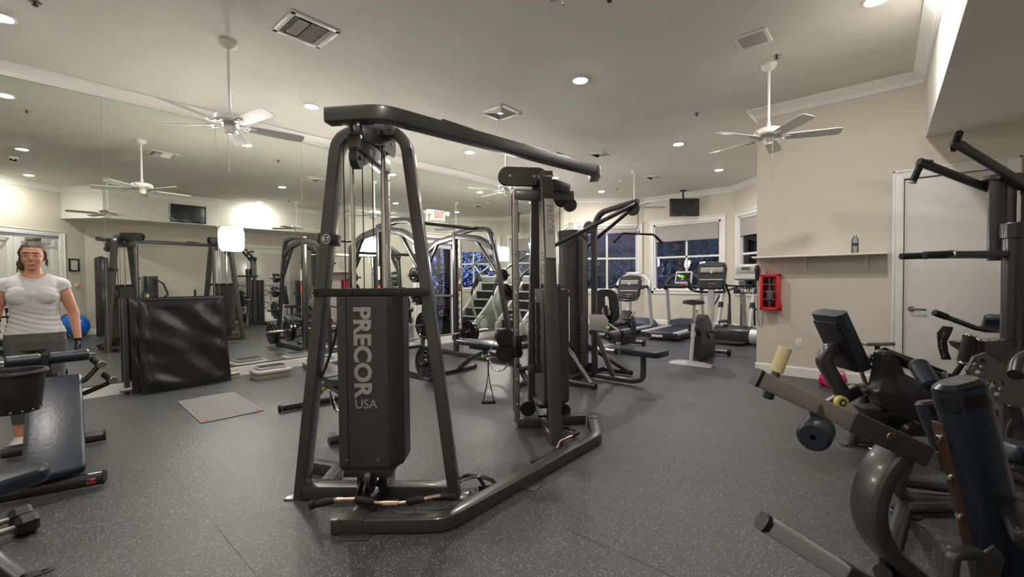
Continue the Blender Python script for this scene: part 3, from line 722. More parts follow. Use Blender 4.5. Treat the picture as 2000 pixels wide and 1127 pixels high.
# silver nameplate on the outer leg of the right tower (faces the camera)
na = mx_(AC+AD*.40, -1)
def RA(u, z, off=0): p = AC+AD*u+AN*off; return mx_((p.x, p.y, z), -1)
pn = (RA(.6, 0)-RA(0, 0)).normalized(); ps = (RA(0, 0, 1)-RA(0, 0)).normalized(); 
def plate_pt(z, k=0): u = .345-(z-1.06)*.108; return RA(u, z)+pn*.0445+ps*k
mb = MB(); a, b_ = plate_pt(2.02), plate_pt(1.52); mb.bar(a+pn*.004, b_+pn*.004, .078, .004, up=pn, bev=.001); pl_ = cr.part('nameplate', mb, 'decal')
dn = (b_-a).normalized(); rr = -ps
mb = MB(); text_mesh(mb, 'PRECOR', .082, plate_pt(1.84)+pn*.007, dn, dn.cross(pn) if (dn.cross(pn)).dot(rr) > 0 else -(dn.cross(pn)), .001, bold=.012, wide=.85)
cr.part('lettering', mb, 'label_grey', under=pl_)
# side bracket of the left tower foot, and strap band round the left leg
cr.part('corner_bracket', MB().rtube([(1.28, 2.70, .042), (1.44, 2.86, .042), (1.36, 3.06, .042)], .07, .078, .008, fil=.05), 'graphite')
mb = MB(); p = AC+AD*(-.275); q = p+Z3*1.60; tilt = (V((AC+AD*-.225))+Z3*2.08)-(V((AC+AD*-.345))+Z3*1.06)
mb.bar(q-tilt.normalized()*.035, q+tilt.normalized()*.035, .108, .09, up=AN, bev=.006); bd = cr.part('leg_band', mb, 'black')
mb = MB(); text_mesh(mb, 'KT', .035, q-AN*.051, AD, Z3, .001, bold=.02); mb.ring(q-AN*.05, AN, .026, .002, 16, 4); cr.part('band_print', mb, 'decal', under=bd)
# ---- attachments
t = T('curl_bar', 'copper cambered curl bar with black grips lying on the base rail of the cable machine', 'barbell', (1.25, 2.1, 0), world=True)
cb = [V((1.02, 2.33, .165)), V((1.10, 2.24, .19)), V((1.17, 2.17, .19)), V((1.26, 2.07, .165)), V((1.30, 2.02, .163)), V((1.34, 1.975, .165)), V((1.43, 1.885, .182)), V((1.50, 1.85, .182)), V((1.58, 1.80, .16))]
off = V((.047, .06, -.055)); cb = [p+off for p in cb]
t.part('bar', MB().tube(cb, .012, 10, fil=.04), 'copper')
for i, j, a, b_ in ((0, 1, 0, .9), (2, 3, 0, .8), (5, 6, .2, 1), (7, 8, .1, 1)):
    p, q = cb[i].lerp(cb[j], a), cb[i].lerp(cb[j], b_); d = q-p
    t.part('grip', MB().lathe([(0, 0), (.014, 0), (.019, .01), (.021, d.length*.5), (.018, d.length-.01), (.014, d.length), (0, d.length)], p, d, 14), 'rubber')
t.part('end_cap', MB().cyl(cb[0]+V((-.018, .02, 0)), cb[0], .025, 14, bev=.005), 'rubber')
mb = MB(); mb.cyl(cb[4]-V((.03, -.034, 0)), cb[4]+V((.03, -.034, 0)), .019, 14, bev=.003); t.part('centre_collar', mb, 'copper')
for i, (p, q, lab) in enumerate((((1.24, 2.14, .035), (1.62, 1.86, .03), 'straight copper cable bar lying under the curl bar'), ((2.42, 1.93, .02), (3.1, 1.86, .02), 'slim copper straight bar lying along the right end of the base rail'))):
    t = T('straight_bar', lab, 'barbell', p, world=True); p, q = V(p), V(q)
    t.part('bar', MB().cyl(p, q, .012, 10), 'copper')
    for a, b_ in ((0, .35), (.65, 1)): t.part('grip', MB().cyl(p.lerp(q, a), p.lerp(q, b_), .018, 12, bev=.004), 'rubber')
t = T('row_handle', 'copper bent row handle with black grips lying inside the right corner of the base rail', 'handle', (2.95, 1.98, 0), world=True)
pp_ = [V((2.72, 1.93, .03)), V((2.82, 1.97, .05)), V((2.98, 1.96, .05)), V((3.12, 1.98, .04)), V((3.16, 2.08, .04)), V((3.12, 2.16, .05))]
t.part('bar', MB().tube(pp_, .012, 10, fil=.04), 'copper')
for i, j in ((2, 3), (4, 5)): t.part('grip', MB().cyl(pp_[i].lerp(pp_[j], .1), pp_[i].lerp(pp_[j], .9), .018, 12, bev=.004), 'rubber')
t = T('ankle_strap', 'black ankle strap with a steel ring lying beside the tower foot', 'strap', (1.92, 2.02, 0), world=True)
pts = [V((1.82, 2.1, .012)), V((1.88, 2.08, .05)), V((1.95, 2.0, .075)), V((2.0, 1.93, .05)), V((2.02, 1.9, .015)), V((1.96, 1.9, .012)), V((1.9, 1.95, .012))]
t.part('strap_band', MB().sweep(fillet(pts, .06), rrect(.006, .05, .002), up=(1, 1, 0)), 'vinyl')
t.part('strap_loop', MB().tube([(1.83, 2.12, .02), (1.93, 2.1, .06), (1.98, 2.03, .05), (1.95, 1.95, .02)], .012, 8, fil=.05), 'black')
t.part('ring', MB().ring((1.86, 1.96, .018), (0, .2, 1), .022, .004, 16, 6), 'chrome')
# triangle strap handle on the right column, strap handle on the left tower
t = T('strap_handle', 'black triangular strap handle hanging from the right column pulley', 'handle', (2.86, 2.64, .3), world=True)
hc = V((2.79, 2.72, .60)); hd = V((.68, -.73, 0)).normalized()
t.part('carabiner', MB().ring(hc+Z3*.05, V((.7, .7, 0)), .022, .004, 16, 6), 'chrome')
t.part('strap', MB().sweep([hc+Z3*.03, hc-Z3*.10], rrect(.03, .012, .004), up=hd), 'black'); 
for s in (-1, 1): t.part('strap', MB().sweep([hc-Z3*.09, hc-Z3*.20+hd*s*.015, hc-Z3*.36+hd*s*.05], rrect(.022, .008, .003), up=hd), 'black')
t.part('hand_grip', MB().cyl(hc-Z3*.365-hd*.065, hc-Z3*.365+hd*.065, .016, 12, bev=.004), 'rubber')
t.part('chain', MB().tube([hc+Z3*.07, V((2.83, 2.68, .78)), V((2.88, 2.63, .80))], .004, 6), 'chrome')
t = T('strap_handle', 'black nylon ankle cuff strap hanging from the left tower leg', 'strap', (1.3, 2.62, .7), world=True)
q = V((1.33, 2.60, 1.18)); t.part('hook', MB().tube([V((1.24, 2.66, 1.20)), q, q-Z3*.05], .006, 8, fil=.02), 'chrome'); t.part('ring', MB().ring(q-Z3*.07, AN, .02, .004, 14, 6), 'chrome')
t.part('strap', MB().sweep(fillet([q-Z3*.09, q+V((-.02, .02, -.22)), q+V((-.06, .06, -.38)), q+V((-.12, .12, -.56))], .1), rrect(.03, .010, .004), up=AD), 'black')
t = T('rope_handle', 'black braided triceps rope hanging beside the right tower leg', 'rope', (2.75, 2.1, .6), world=True)
for dx in (0, .035):
    b = V((2.70+dx*.6, 2.13-dx, 0)); pts = [b+V((.003*math.cos(k*1.9), .003*math.sin(k*1.9), 1.16-.03*k)) for k in range(18)]
    t.part('rope', MB().tube(pts, .015, 8), 'black'); t.part('rope_stop', MB().lathe([(0, 0), (.03, .005), (.032, .04), (.02, .07), (0, .07)], b+Z3*.60, Z3, 12), 'rubber')
t.part('carabiner', MB().ring(V((2.71, 2.115, 1.18)), AD, .022, .004, 14, 6), 'chrome')
# ================================================================ SMITH MACHINE with stored plates
def plate_mesh(r, w=.035):
    mb = MB(); n = 32
    mb.lathe([(.028, -w*.5), (.05, -w*.55), (.062, -w*.3), (r*.80, -w*.28), (r*.86, -w*.5), (r*.97, -w*.5), (r, -w*.35), (r, w*.35), (r*.97, w*.5), (r*.86, w*.5), (r*.80, w*.28), (.062, w*.3), (.05, w*.55), (.028, w*.5), (.028, -w*.5)], axis=(1, 0, 0), n=n)
    return mb
PLM = {}
def weight_plate(loc, r, lab, grp):
    key = round(r, 3)
    if key not in PLM:
        t = T('weight_plate', lab, 'weight plate', loc, group=grp)
        pm = plate_mesh(r); holes = MB()
        if r > .13:
            for k in range(3):
                a = PI/2+k*2*PI/3; c = V((0, math.cos(a)*r*.60, math.sin(a)*r*.60)); 
                pts = [c+V((0, (math.cos(a+PI/2)*math.cos(q)*r*.26+math.cos(a)*math.sin(q)*r*.12), (math.sin(a+PI/2)*math.cos(q)*r*.26+math.sin(a)*math.sin(q)*r*.12))) for q in [2*PI*j/14 for j in range(15)]]
                t.part('grip_slot', MB().tube(pts, .013, 6), 'iron')
                holes.loft([[p+V((e, 0, 0)) for p in pts[:14]] for e in (-.08, .08)])
            pm = cut(pm, holes)
        t.part('plate_disc', pm, 'iron')
        PLM[key] = t.o; return t.o
    return dup(PLM[key], loc, 0, lab, grp)
XL, XR = 3.60, 5.10
sm = T('smith_machine', 'black curved-frame smith machine standing in front of the mirror beside the exit door', 'smith machine', (4.35, 5.5, 0), world=True)
for X_, sd_ in ((XL, -1), (XR, 1)):
    def Q(y, z, dx=0): return V((X_+dx, y, z))
    sm.part('guide_upright', MB().rtube([Q(5.75, .0), Q(5.75, 2.16)], .09, .075, .012), 'charcoal')
    mb = MB()
    poly = [(0, 0)]
    for k in range(15): z = .06+k*.13; poly += [(0, z), (-.03, z+.05), (-.034, z+.075), (-.026, z+.07), (-.006, z+.06)]
    poly += [(0, 2.06), (.02, 2.06), (.02, 0)]
    mb.prism(poly, .010, Q(5.68, .06, 0), Y3, Z3); sm.part('safety_rack', mb, 'steel', smooth=0)
    sm.part('guide_rod', MB().cyl(Q(5.60, .06), Q(5.60, 2.10), .014, 12), 'chrome')
    # side frame: hooped front leg, arch over the top and rear leg
    sm.part('side_leg', MB().rtube([Q(4.40, .03), Q(4.74, 1.55), Q(4.90, 2.16), Q(5.30, 2.19), Q(5.78, 2.13)], .085, .07, .015, fil=.20, fn=8, up=(1, 0, 0)), 'charcoal')
    sm.part('arch_beam', MB().rtube([Q(4.80, 1.84), Q(5.15, 2.02), Q(5.70, 2.10), Q(6.25, 2.02), Q(6.60, 1.84)], .10, .07, .015, fil=.5, fn=8, up=(1, 0, 0)), 'charcoal')
    sm.part('brace', MB().rtube([Q(5.20, 1.98), Q(4.70, 1.38)], .06, .05, .012, up=(1, 0, 0)), 'charcoal')
    sm.part('brace', MB().rtube([Q(6.25, 1.98), Q(6.62, 1.45)], .06, .05, .012, up=(1, 0, 0)), 'charcoal')
    sm.part('rear_leg', MB().rtube([Q(6.56, 1.9), Q(6.72, .03)], .075, .06, .012, up=(1, 0, 0)), 'charcoal')
    sm.part('base_beam', MB().rtube([Q(4.36, .045), Q(6.78, .045)], .07, .08, .012), 'charcoal')
    for z, y in ((.27, 4.47), (.75, 4.56), (1.13, 4.65), (1.41, 4.71)):
        mb = MB(); mb.cyl(Q(y, z, sd_*.03), Q(y, z, sd_*.24), .024, 14, bev=.004); mb.cyl(Q(y, z, sd_*.03), Q(y, z, sd_*.05), .04, 14); sm.part('storage_peg', mb, 'graphite')
    mb = MB(); mb.box(Q(5.70, 1.45, sd_*.046), (.003, .055, .20)); sm.part('instruction_label', mb, 'paper', smooth=0)
    mb = MB(); mb.box(Q(5.70, 1.20, sd_*.046), (.003, .05, .14)); sm.part('warning_label', mb, 'orange', smooth=0, label='orange and white warning label')
sm.part('cross_bar', MB().tube([(XL, 5.22, 2.19), (XR, 5.22, 2.19)], .03, 12), 'charcoal')
sm.part('cross_bar', MB().rtube([(XL, 6.64, 1.80), (XR, 6.64, 1.80)], .06, .05, .01), 'charcoal')
sm.part('cross_bar', MB().rtube([(XL, 6.70, .09), (XR, 6.70, .09)], .06, .06, .01), 'charcoal')
bb = sm.part('smith_bar', MB().cyl((2.98, 5.58, .42), (5.72, 5.58, .42), .0145, 12), 'steel')
for x in (3.02, 5.18): sm.part('bar_sleeve', MB().cyl((x, 5.58, .42), (x+.46, 5.58, .42), .024, 14, bev=.003), 'steel', under=bb)
for x in (XL+.03, XR-.03): sm.part('bar_carriage', MB().box((x, 5.60, .42), (.07, .08, .16), bev=.01), 'black', under=bb)
for i, (x, y, z, r, lab) in enumerate([
    (3.50, 4.47, .27, .222, 'largest black iron plate on the lowest left peg of the smith machine'),
    (3.45, 4.47, .27, .222, 'second large black iron plate on the lowest left peg of the smith machine'),
    (3.50, 4.56, .75, .18, 'large black iron plate on the second left peg of the smith machine'),
    (3.50, 4.65, 1.13, .115, 'medium black iron plate on the third left peg of the smith machine'),
    (3.46, 4.65, 1.13, .115, 'outer medium black iron plate on the third left peg of the smith machine'),
    (3.50, 4.71, 1.41, .10, 'small black iron plate on the top left peg of the smith machine'),
    (3.46, 4.71, 1.41, .10, 'outer small black iron plate on the top left peg of the smith machine'),
    (5.20, 4.65, 1.13, .14, 'black iron plate on the third right peg of the smith machine'),
    (5.25, 4.65, 1.13, .14, 'outer black iron plate on the third right peg of the smith machine'),
    (5.20, 4.71, 1.41, .10, 'small black iron plate on the top right peg of the smith machine'),
    (5.24, 5.58, .42, .20, 'black iron plate on the right end of the smith bar, inner one'),
    (5.29, 5.58, .42, .20, 'black iron plate on the right end of the smith bar, outer one'),
    (3.40, 5.58, .42, .20, 'black iron plate on the left end of the smith bar, inner one'),
    (3.34, 5.58, .42, .20, 'black iron plate on the left end of the smith bar, outer one')]):
    weight_plate((x, y, z), r, lab, 'iron plates on the smith machine')
# ================================================================ adjustable benches
def bench(name, lab, loc, rz, back=0.0):
    """local y: head end at +y, seat end at -y"""
    t = T(name, lab, 'bench', loc, rz=rz)
    def pad(c, l, w0, w1, th, tilt, nm):
        poly = [(-l/2, -w0/2), (l/2, -w1/2), (l/2, w1/2), (-l/2, w0/2)]; ct, st = math.cos(tilt), math.sin(tilt); mb = MB()
        mb.prism(poly, th, c, (0, ct, st), (-1, 0, 0), bev=.028, seg=3); return t.part(nm, mb, 'navy_vinyl')
    pad((0, .18, .455), .86, .27, .23, .075, 0.0, 'back_pad'); pad((0, -.44, .475), .34, .27, .30, .075, -.16, 'seat_pad')
    t.part('backbone', MB().rtube([(0, .66, .05), (0, .42, .22), (0, .15, .335), (0, -.25, .33), (0, -.46, .26), (0, -.62, .05)], .06, .06, .015, fil=.18, up=(1, 0, 0)), 'charcoal')
    t.part('foot_bar', MB().tube([(-.30, .66, .04), (.30, .66, .04)], .035, 14), 'charcoal'); t.part('foot_bar', MB().tube([(-.24, -.62, .04), (.24, -.62, .04)], .035, 14), 'charcoal')
    for s in (-1, 1):
        mb = MB(); mb.cyl((s*.31, .66, .04), (s*.335, .66, .04), .038, 14, bev=.004); t.part('foot_cap', mb, 'rubber')
        mb = MB(); mb.cyl((s*.03, .12, .30), (s*.06, .12, .30), .022, 16, bev=.003); t.part('pivot_badge', mb, 'yellow')
    arc = [(0, .18*math.cos(a)-.12, .30+.18*math.sin(a)) for a in [PI+.1+(PI-.2)*k/12 for k in range(13)]]
    t.part('adjuster_arc', MB().sweep(arc, rrect(.012, .035, .003), up=(1, 0, 0)), 'chrome')
    t.part('pad_bracket', MB().box((0, .22, .395), (.10, .34, .04), bev=.006), 'charcoal'); t.part('pad_bracket', MB().box((0, -.42, .40), (.08, .2, .06), bev=.006), 'charcoal')
    t.part('roller', MB().cyl((-.14, -.60, .22), (.14, -.60, .22), .03, 14, bev=.006), 'rubber')
    return t
bench('adjustable_bench', 'navy padded adjustable bench with chrome arc in front of the smith machine', (4.22, 4.05, 0), 0)
bench('adjustable_bench', 'navy padded bench half hidden behind the weight tower of the cable machine', (1.98, 4.0, 0), -.15)
# decline sit-up bench at the left
t = T('decline_bench', 'long navy decline sit-up bench with two roller pads at its raised end', 'bench', (.15, 4.5, 0), world=True)
def slab(mb, a, b_, w, th, n=(0, 0, 1), bev=.03, seg=3):
    a, b_ = V(a), V(b_); d = (b_-a).normalized(); side = V((1, 0, 0)); return mb.prism([(0, -w/2), ((b_-a).length, -w/2), ((b_-a).length, w/2), (0, w/2)], th, a, d, -side, bev=bev, seg=seg)
t.part('bench_pad', slab(MB(), (.14, 3.94, .13), (.20, 4.92, .60), .29, .075), 'navy_vinyl')
t.part('pad_seam', MB().bar((-.003, 4.22, .302), (.29, 4.22, .302), .003, .004), 'black')
t.part('backbone', MB().rtube([(.14, 4.05, .09), (.19, 4.9, .50), (.19, 5.02, .62)], .07, .06, .012), 'charcoal')
t.part('foot_bar', MB().tube([(-.12, 4.08, .06), (.36, 3.93, .06)], .045, 16), 'charcoal')
mb = MB(); mb.box((.30, 3.905, .06), (.045, .003, .028), rot=-.3); fb = t.part('flag_sticker', mb, 'paper', smooth=0, label='small flag sticker with red stripes and a blue corner')
mb = MB()
for k in range(4): mb.box((.30, 3.903, .05+.0065*k), (.045, .003, .0032), rot=-.3)
t.part('flag_stripes', mb, 'red', under=fb, smooth=0); mb = MB(); mb.box((.288, 3.9055, .067), (.019, .004, .013), rot=-.3); t.part('flag_canton', mb, 'bottle_label', under=fb, smooth=0)
t.part('foot_bar', MB().tube([(-.09, 5.08, .06), (.47, 5.0, .06)], .045, 16), 'charcoal')
for p, q in (((.36, 3.93, .06), (.372, 3.926, .06)), ((.47, 5.0, .06), (.485, 4.998, .06))): t.part('foot_cap', MB().cyl(p, q, .046, 16, bev=.003), 'rubber')
t.part('front_post', MB().rtube([(.15, 5.02, .05), (.15, 4.99, .79)], .085, .06, .01), 'charcoal')
for a, b_ in ((-.06, .125), (.165, .395)): 
    L = b_-a; t.part('roller_pad', MB().lathe([(0, 0), (.038, 0), (.048, .012), (.048, L-.012), (.038, L), (0, L)], (a, 4.97, .76), (1, 0, 0), 20), 'navy_vinyl')
mb = MB(); mb.cyl((-.09, 4.97, .76), (.43, 4.97, .76), .012, 10); t.part('roller_axle', mb, 'chrome')
for z0, x1, y1, z1 in ((.60, .44, 4.93, .68), (.50, .50, 4.86, .55)):
    t.part('grip_arm', MB().tube([(.18, 4.95, z0-.06), (.36, 4.93, z0-.05), (x1, y1, z1-.03), (x1, y1, z1)], .019, 12, fil=.06), 'charcoal')
    mb = MB(); mb.cyl((x1-.02, y1+.05, z1+.035), (x1+.015, y1-.06, z1), .028, 14, bev=.003); t.part('hand_grip', mb, 'rubber')
    mb = MB(); mb.cyl((x1+.0145, y1-.059, z1), (x1+.019, y1-.072, z1-.004), .031, 16, bev=.003); t.part('grip_cap', mb, 'steel')
# wipes bucket on a stand beyond the left edge
t = T('wipes_bucket', 'black tapered waste bucket with grey rim on a floor stand beside the decline bench', 'bucket', (.0, 3.1, 0), world=True)
def rnd_loft(mb, c, rings, n=28, rx=1, ry=1):
    return mb.loft([[V((c[0]+r*rx*math.cos(2*PI*k/n), c[1]+r*ry*math.sin(2*PI*k/n), z)) for k in range(n)] for r, z in rings])
bc = (-.005, 3.1)
t.part('bucket_body', rnd_loft(MB(), bc, [(.078, .745), (.082, .752), (.095, .87), (.10, .925), (.092, .925), (.075, .77)]), 'black_plastic')
t.part('bucket_rim', MB().lathe([(.094, .92), (.108, .92), (.112, .93), (.108, .94), (.098, .94), (.094, .93), (.094, .92)], (*bc, 0), Z3, 32), 'black_plastic')
mb = MB()
for k in range(14): a = 2*PI*k/14; mb.ball((bc[0]+.0815*math.cos(a), bc[1]+.0815*math.sin(a), .757), .005, 6)
t.part('bucket_ribs', mb, 'label_grey', kind='stuff')
t.part('stand_arm', MB().rtube([(bc[0]-.085, bc[1]+.02, .80), (-.42, 3.36, .80), (-.42, 3.36, .03)], .03, .03, .006, fil=.05), 'black')
t.part('stand_base', MB().lathe([(0, 0), (.16, 0), (.16, .015), (.03, .04), (0, .04)], (-.42, 3.36, 0), Z3, 28), 'black')
# near bench end with its foot plate, hex dumbbells
t = T('flat_bench', 'rounded end of a navy bench pad on a black plate leg beside the dumbbells', 'bench', (-.2, 3.05, 0), world=True)
ex_ = V((.93, .36, 0)).normalized(); mb = MB(); mb.prism([(-.7, -.13), (-.06, -.13), (-.015, -.10), (0, -.05), (0, .05), (-.015, .10), (-.06, .13), (-.7, .13)], .075, (.08, 3.24, .41), ex_, Z3.cross(ex_), bev=.025, seg=3); t.part('bench_pad', mb, 'navy_vinyl')
t.part('pad_frame', MB().bar((-.52, 3.0, .35), (-.12, 3.16, .35), .06, .05), 'charcoal')
t.part('leg', MB().rtube([(-.25, 3.1, .34), (-.10, 3.03, .12), (-.02, 2.97, .01)], .08, .05, .008), 'charcoal'); t.part('leg', MB().rtube([(-.5, 3.0, .34), (-.52, 3.0, .01)], .06, .05, .008), 'charcoal')
mb = MB(); mb.prism([(-.06, -.022), (.075, -.022), (.092, -.012), (.098, 0), (.092, .012), (.075, .022), (-.06, .022)], .006, (0.0, 2.975, .004), V((.98, -.12, 0)), V((.12, .98, 0)), bev=.001)
t.part('floor_tab', cut(mb, MB().cyl((.065, 2.967, -.03), (.065, 2.967, .03), .012, 14)), 'graphite')
hd_ = None
for i, (x, y, a, lab) in enumerate(((-.11, 3.62, .18, 'black hex dumbbell on the floor touching the decline bench foot'), (-.09, 3.475, .22, 'black hex dumbbell on the floor next to the bench plate leg'))):
    if hd_ is None:
        t = T('hex_dumbbell', lab, 'dumbbell', (x, y, 0), rz=a, group='hex dumbbells')
        t.part('handle', MB().lathe([(0, -.075), (.014, -.075), (.0165, -.03), (.0175, 0), (.0165, .03), (.014, .075), (0, .075)], (0, 0, .052), X3, 14), 'brushed')
        for s in (-1, 1):
            mb = MB(); mb.loft([[V((s*xx, .058*k_*math.cos(PI/6+PI/3*j), .052+.058*k_*math.sin(PI/6+PI/3*j))) for j in range(6)] for xx, k_ in ((.065, .75), (.085, 1), (.135, 1), (.15, .8))]); hh = t.part('hex_head', mb, 'black_plastic', smooth=0)
            mb = MB(); text_mesh(mb, '25', .04, (s*.11, 0, .1025), X3, Y3, .001, bold=.01); t.part('embossed_mark', mb, 'label_grey', under=hh)
        hd_ = t.o
    else: dup(hd_, (x, y, 0), a, lab)
# ================================================================ mats, steps
t = T('folding_mat', 'tall black vinyl folding gym mat leaning against the mirror', 'gym mat', (1.4, 6.8, 0), world=True)
def wrinkle_panel(x0, x1, y0, y1, h, th, seedv, skew=0.0):
    nx, nz = 34, 40; rnd = random.Random(seedv); waves = [(rnd.uniform(2, 6), rnd.uniform(6, 26), rnd.uniform(-3, 3), rnd.uniform(0, 6.28), rnd.uniform(.004, .010)) for _ in range(9)]
    mb = MB(); F_, B_ = [], []
    for j in range(nz+1):
        v = j/nz; rowF, rowB = [], []
        for i in range(nx+1):
            u = i/nx; e = min(1, 8*min(u, 1-u, v, 1-v)); amp = (1-abs(v-.35))*e
            w_ = sum(a*math.sin(px*u*3+pz*v+ph+pm*u*v) for px, pz, pm, ph, a in waves)*amp
            x = x0+(x1-x0)*u+skew*(1-v)*(u-.3); y = y0+(y1-y0)*v; z = .012+h*v
            ed = .018*(1-min(1, 14*min(u, 1-u, v, 1-v)))
            rowF.append(mb.bm.verts.new((x, y-th/2+ed-w_, z))); rowB.append(mb.bm.verts.new((x, y+th/2-ed*.5, z)))
        F_.append(rowF); B_.append(rowB)
    for j in range(nz):
        for i in range(nx):
            mb.bm.faces.new((F_[j][i], F_[j][i+1], F_[j+1][i+1], F_[j+1][i])); mb.bm.faces.new((B_[j][i+1], B_[j][i], B_[j+1][i], B_[j+1][i+1]))
    for j in range(nz):
        mb.bm.faces.new((F_[j][0], F_[j+1][0], B_[j+1][0], B_[j][0])); mb.bm.faces.new((F_[j+1][nx], F_[j][nx], B_[j][nx], B_[j+1][nx]))
    for i in range(nx):
        mb.bm.faces.new((F_[0][i+1], F_[0][i], B_[0][i], B_[0][i+1])); mb.bm.faces.new((F_[nz][i], F_[nz][i+1], B_[nz][i+1], B_[nz][i]))
    return mb
t.part('mat_panel', wrinkle_panel(.905, 1.84, 6.83, 6.90, 1.14, .055, 3), 'vinyl', smooth=60)
t.part('mat_panel', wrinkle_panel(.985, 1.86, 6.70, 6.83, 1.135, .055, 11, .06), 'vinyl', smooth=60)
t.part('seam_piping', MB().tube([(.97, 6.668, .02), (.975, 6.735, .6), (.988, 6.795, 1.135)], .006, 6), 'black'); t.part('seam_piping', MB().tube([(.988, 6.795, 1.135), (1.86, 6.795, 1.135)], .006, 6), 'black')
t.part('stand_post', MB().rtube([(.87, 6.93, .0), (.87, 6.93, 1.14)], .05, .05, .006), 'graphite')
mb = MB(); mb.cyl((.80, 6.90, .055), (2.06, 6.90, .055), .027, 14); t.part('stand_tube', mb, 'brushed')
mb = MB(); mb.prism(rrect(.55, 1.12, .03, 5), .008, (0, 0, 0), X3, Y3)
o = solo('exercise_mat', mb, 'grey_mat', 'flat grey exercise mat lying on the floor before the mirror', 'mat'); o.location = (1.43, 5.46, .005); o.rotation_euler = (0, 0, -.035)
mm = MB(); 
for x, y in ((-.225, -.515), (.225, -.515)): mm.ring((x, y, .0045), (0, 0, 1), .018, .005, 12, 4)
lg = mkobj('corner_logo', mm, 'orange'); lg.parent = o
st = T('step_platform', 'grey moulded aerobic step with black top at the foot of the mirror', 'step', (0, 0, 0), group='aerobic steps')
def rr_loft(mb, rings): return mb.loft([[V((x, y, z)) for x, y in rrect(w, d, r, 4)] for w, d, r, z in rings])
rb_ = st.part('step_riser', rr_loft(MB(), [(.46, .34, .07, 0), (.47, .35, .07, .015), (.47, .35, .07, .05), (.45, .33, .06, .06)]), 'step_grey')
bd = st.part('step_body', rr_loft(MB(), [(.45, .33, .06, .062), (.49, .37, .08, .075), (.49, .37, .08, .105), (.46, .34, .07, .115), (.38, .26, .05, .122), (.37, .25, .05, .15), (.35, .23, .04, .155)]), 'step_grey')
st.part('step_top', rr_loft(MB(), [(.335, .215, .03, .154), (.335, .215, .03, .159)]), 'rubber', under=bd)
st.o.location = (2.36, 6.58, 0); st.o.rotation_euler = (0, 0, -.06)
dup(st.o, (3.10, 6.64, 0), -.04, 'grey moulded aerobic step with black top beside the cable tower leg')
t = T('step_platform', 'grey aerobic step on teal risers between the smith machine and the mirror', 'step', (3.85, 6.42, 0), group='aerobic steps')
t.part('step_riser', rr_loft(MB(), [(.36, .34, .05, 0), (.36, .34, .05, .07)]), 'step_grey'); t.part('step_riser', rr_loft(MB(), [(.37, .35, .05, .072), (.37, .35, .05, .11)]), 'teal')
b_ = t.part('step_body', rr_loft(MB(), [(.38, .36, .06, .112), (.40, .38, .06, .13), (.40, .38, .06, .15), (.34, .32, .05, .18)]), 'step_grey'); t.part('step_top', rr_loft(MB(), [(.32, .30, .04, .18), (.32, .30, .04, .185)]), 'rubber', under=b_)
# pink bag
mb = MB(); mb.ball((0, 0, .07), (.17, .14, .085), 20)
for v in mb.bm.verts:
    v.co += V((math.sin(v.co.z*60+v.co.x*20), math.cos(v.co.x*30+v.co.z*40), math.sin(v.co.y*40+v.co.x*25)))*.012; v.co.z = max(0.0, v.co.z*1.1)
t = T('gym_bag', 'crumpled bright pink drawstring bag on the floor by the shelf wall', 'bag', (6.55, .52, 0)); t.part('bag_body', mb, 'pink')
t.part('bag_cord', MB().tube([(.08, -.05, .15), (.13, -.1, .18), (.16, -.12, .1), (.18, -.13, .03)], .006, 6, fil=.04), 'red')
# ================================================================ right wall fittings
t = T('wall_shelf', 'long thin white wall shelf on brackets beside the door', 'shelf', (6.75, .70, 1.58), world=True)
t.part('shelf_board', MB().box((6.745, .72, 1.608), (.25, 1.40, .022), bev=.003), 'trim')
for y in (.835, .212):
    t.part('bracket', MB().bar((6.86, y, 1.42), (6.86, y, 1.595), .02, .012).bar((6.66, y, 1.592), (6.87, y, 1.592), .02, .01).tube([(6.86, y, 1.44), (6.80, y, 1.55), (6.69, y, 1.588)], .006, 6, fil=.1), 'trim')
t = T('water_bottle', 'clear plastic water bottle standing on the wall shelf', 'bottle', (6.76, .32, 1.619))
t.part('bottle_body', MB().lathe([(0, .002), (.030, .002), (.034, .01), (.034, .07), (.032, .08), (.034, .09), (.034, .145), (.030, .175), (.016, .205), (.0135, .225), (0, .225)], n=20), 'clear_plastic')
t.part('bottle_label', MB().lathe([(.0345, .095), (.0345, .122)], n=20), 'bottle_label'); t.part('bottle_cap', MB().cyl((0, 0, .222), (0, 0, .243), .0155, 16, bev=.002), 'white_plastic')
t = T('extinguisher_cabinet', 'red fire extinguisher cabinet with clear front hanging on the wall under the shelf', 'cabinet', (6.87, 1.225, .89), rz=PI/2)   # local x->+Y, y->-X
w_, h_ = .235, .49; mb = MB()
for c, s_ in (((-w_/2+.02, .08, h_/2), (.04, .16, h_)), ((w_/2-.02, .08, h_/2), (.04, .16, h_)), ((0, .08, .02), (w_, .16, .04)), ((0, .08, h_-.02), (w_, .16, .04)), ((0, .006, h_/2), (w_-.02, .012, h_-.02))): mb.box(c, s_, bev=.012, seg=3)
cb_ = t.part('cabinet_case', mb, 'red')
t.part('cabinet_window', MB().box((0, .150, h_/2), (w_-.07, .004, h_-.07)), 'clear_plastic', smooth=0)
mb = MB()
for z in (.15, .25, .35): mb.box((0, .1535, z), (w_-.075, .003, .005))
mb.box((0.0, .1535, h_/2), (.004, .003, h_-.08)); t.part('window_bars', mb, 'label_grey', smooth=0)
mb = MB(); mb.cyl((.09*0-.135, .12, .09), (-.135, .12, -.07), .006, 8); mb.box((-.135, .12, -.07), (.05, .014, .012), bev=.003); mb.box((-.125, .12, .07), (.018, .02, .09), bev=.004); t.part('break_hammer', mb, 'red')
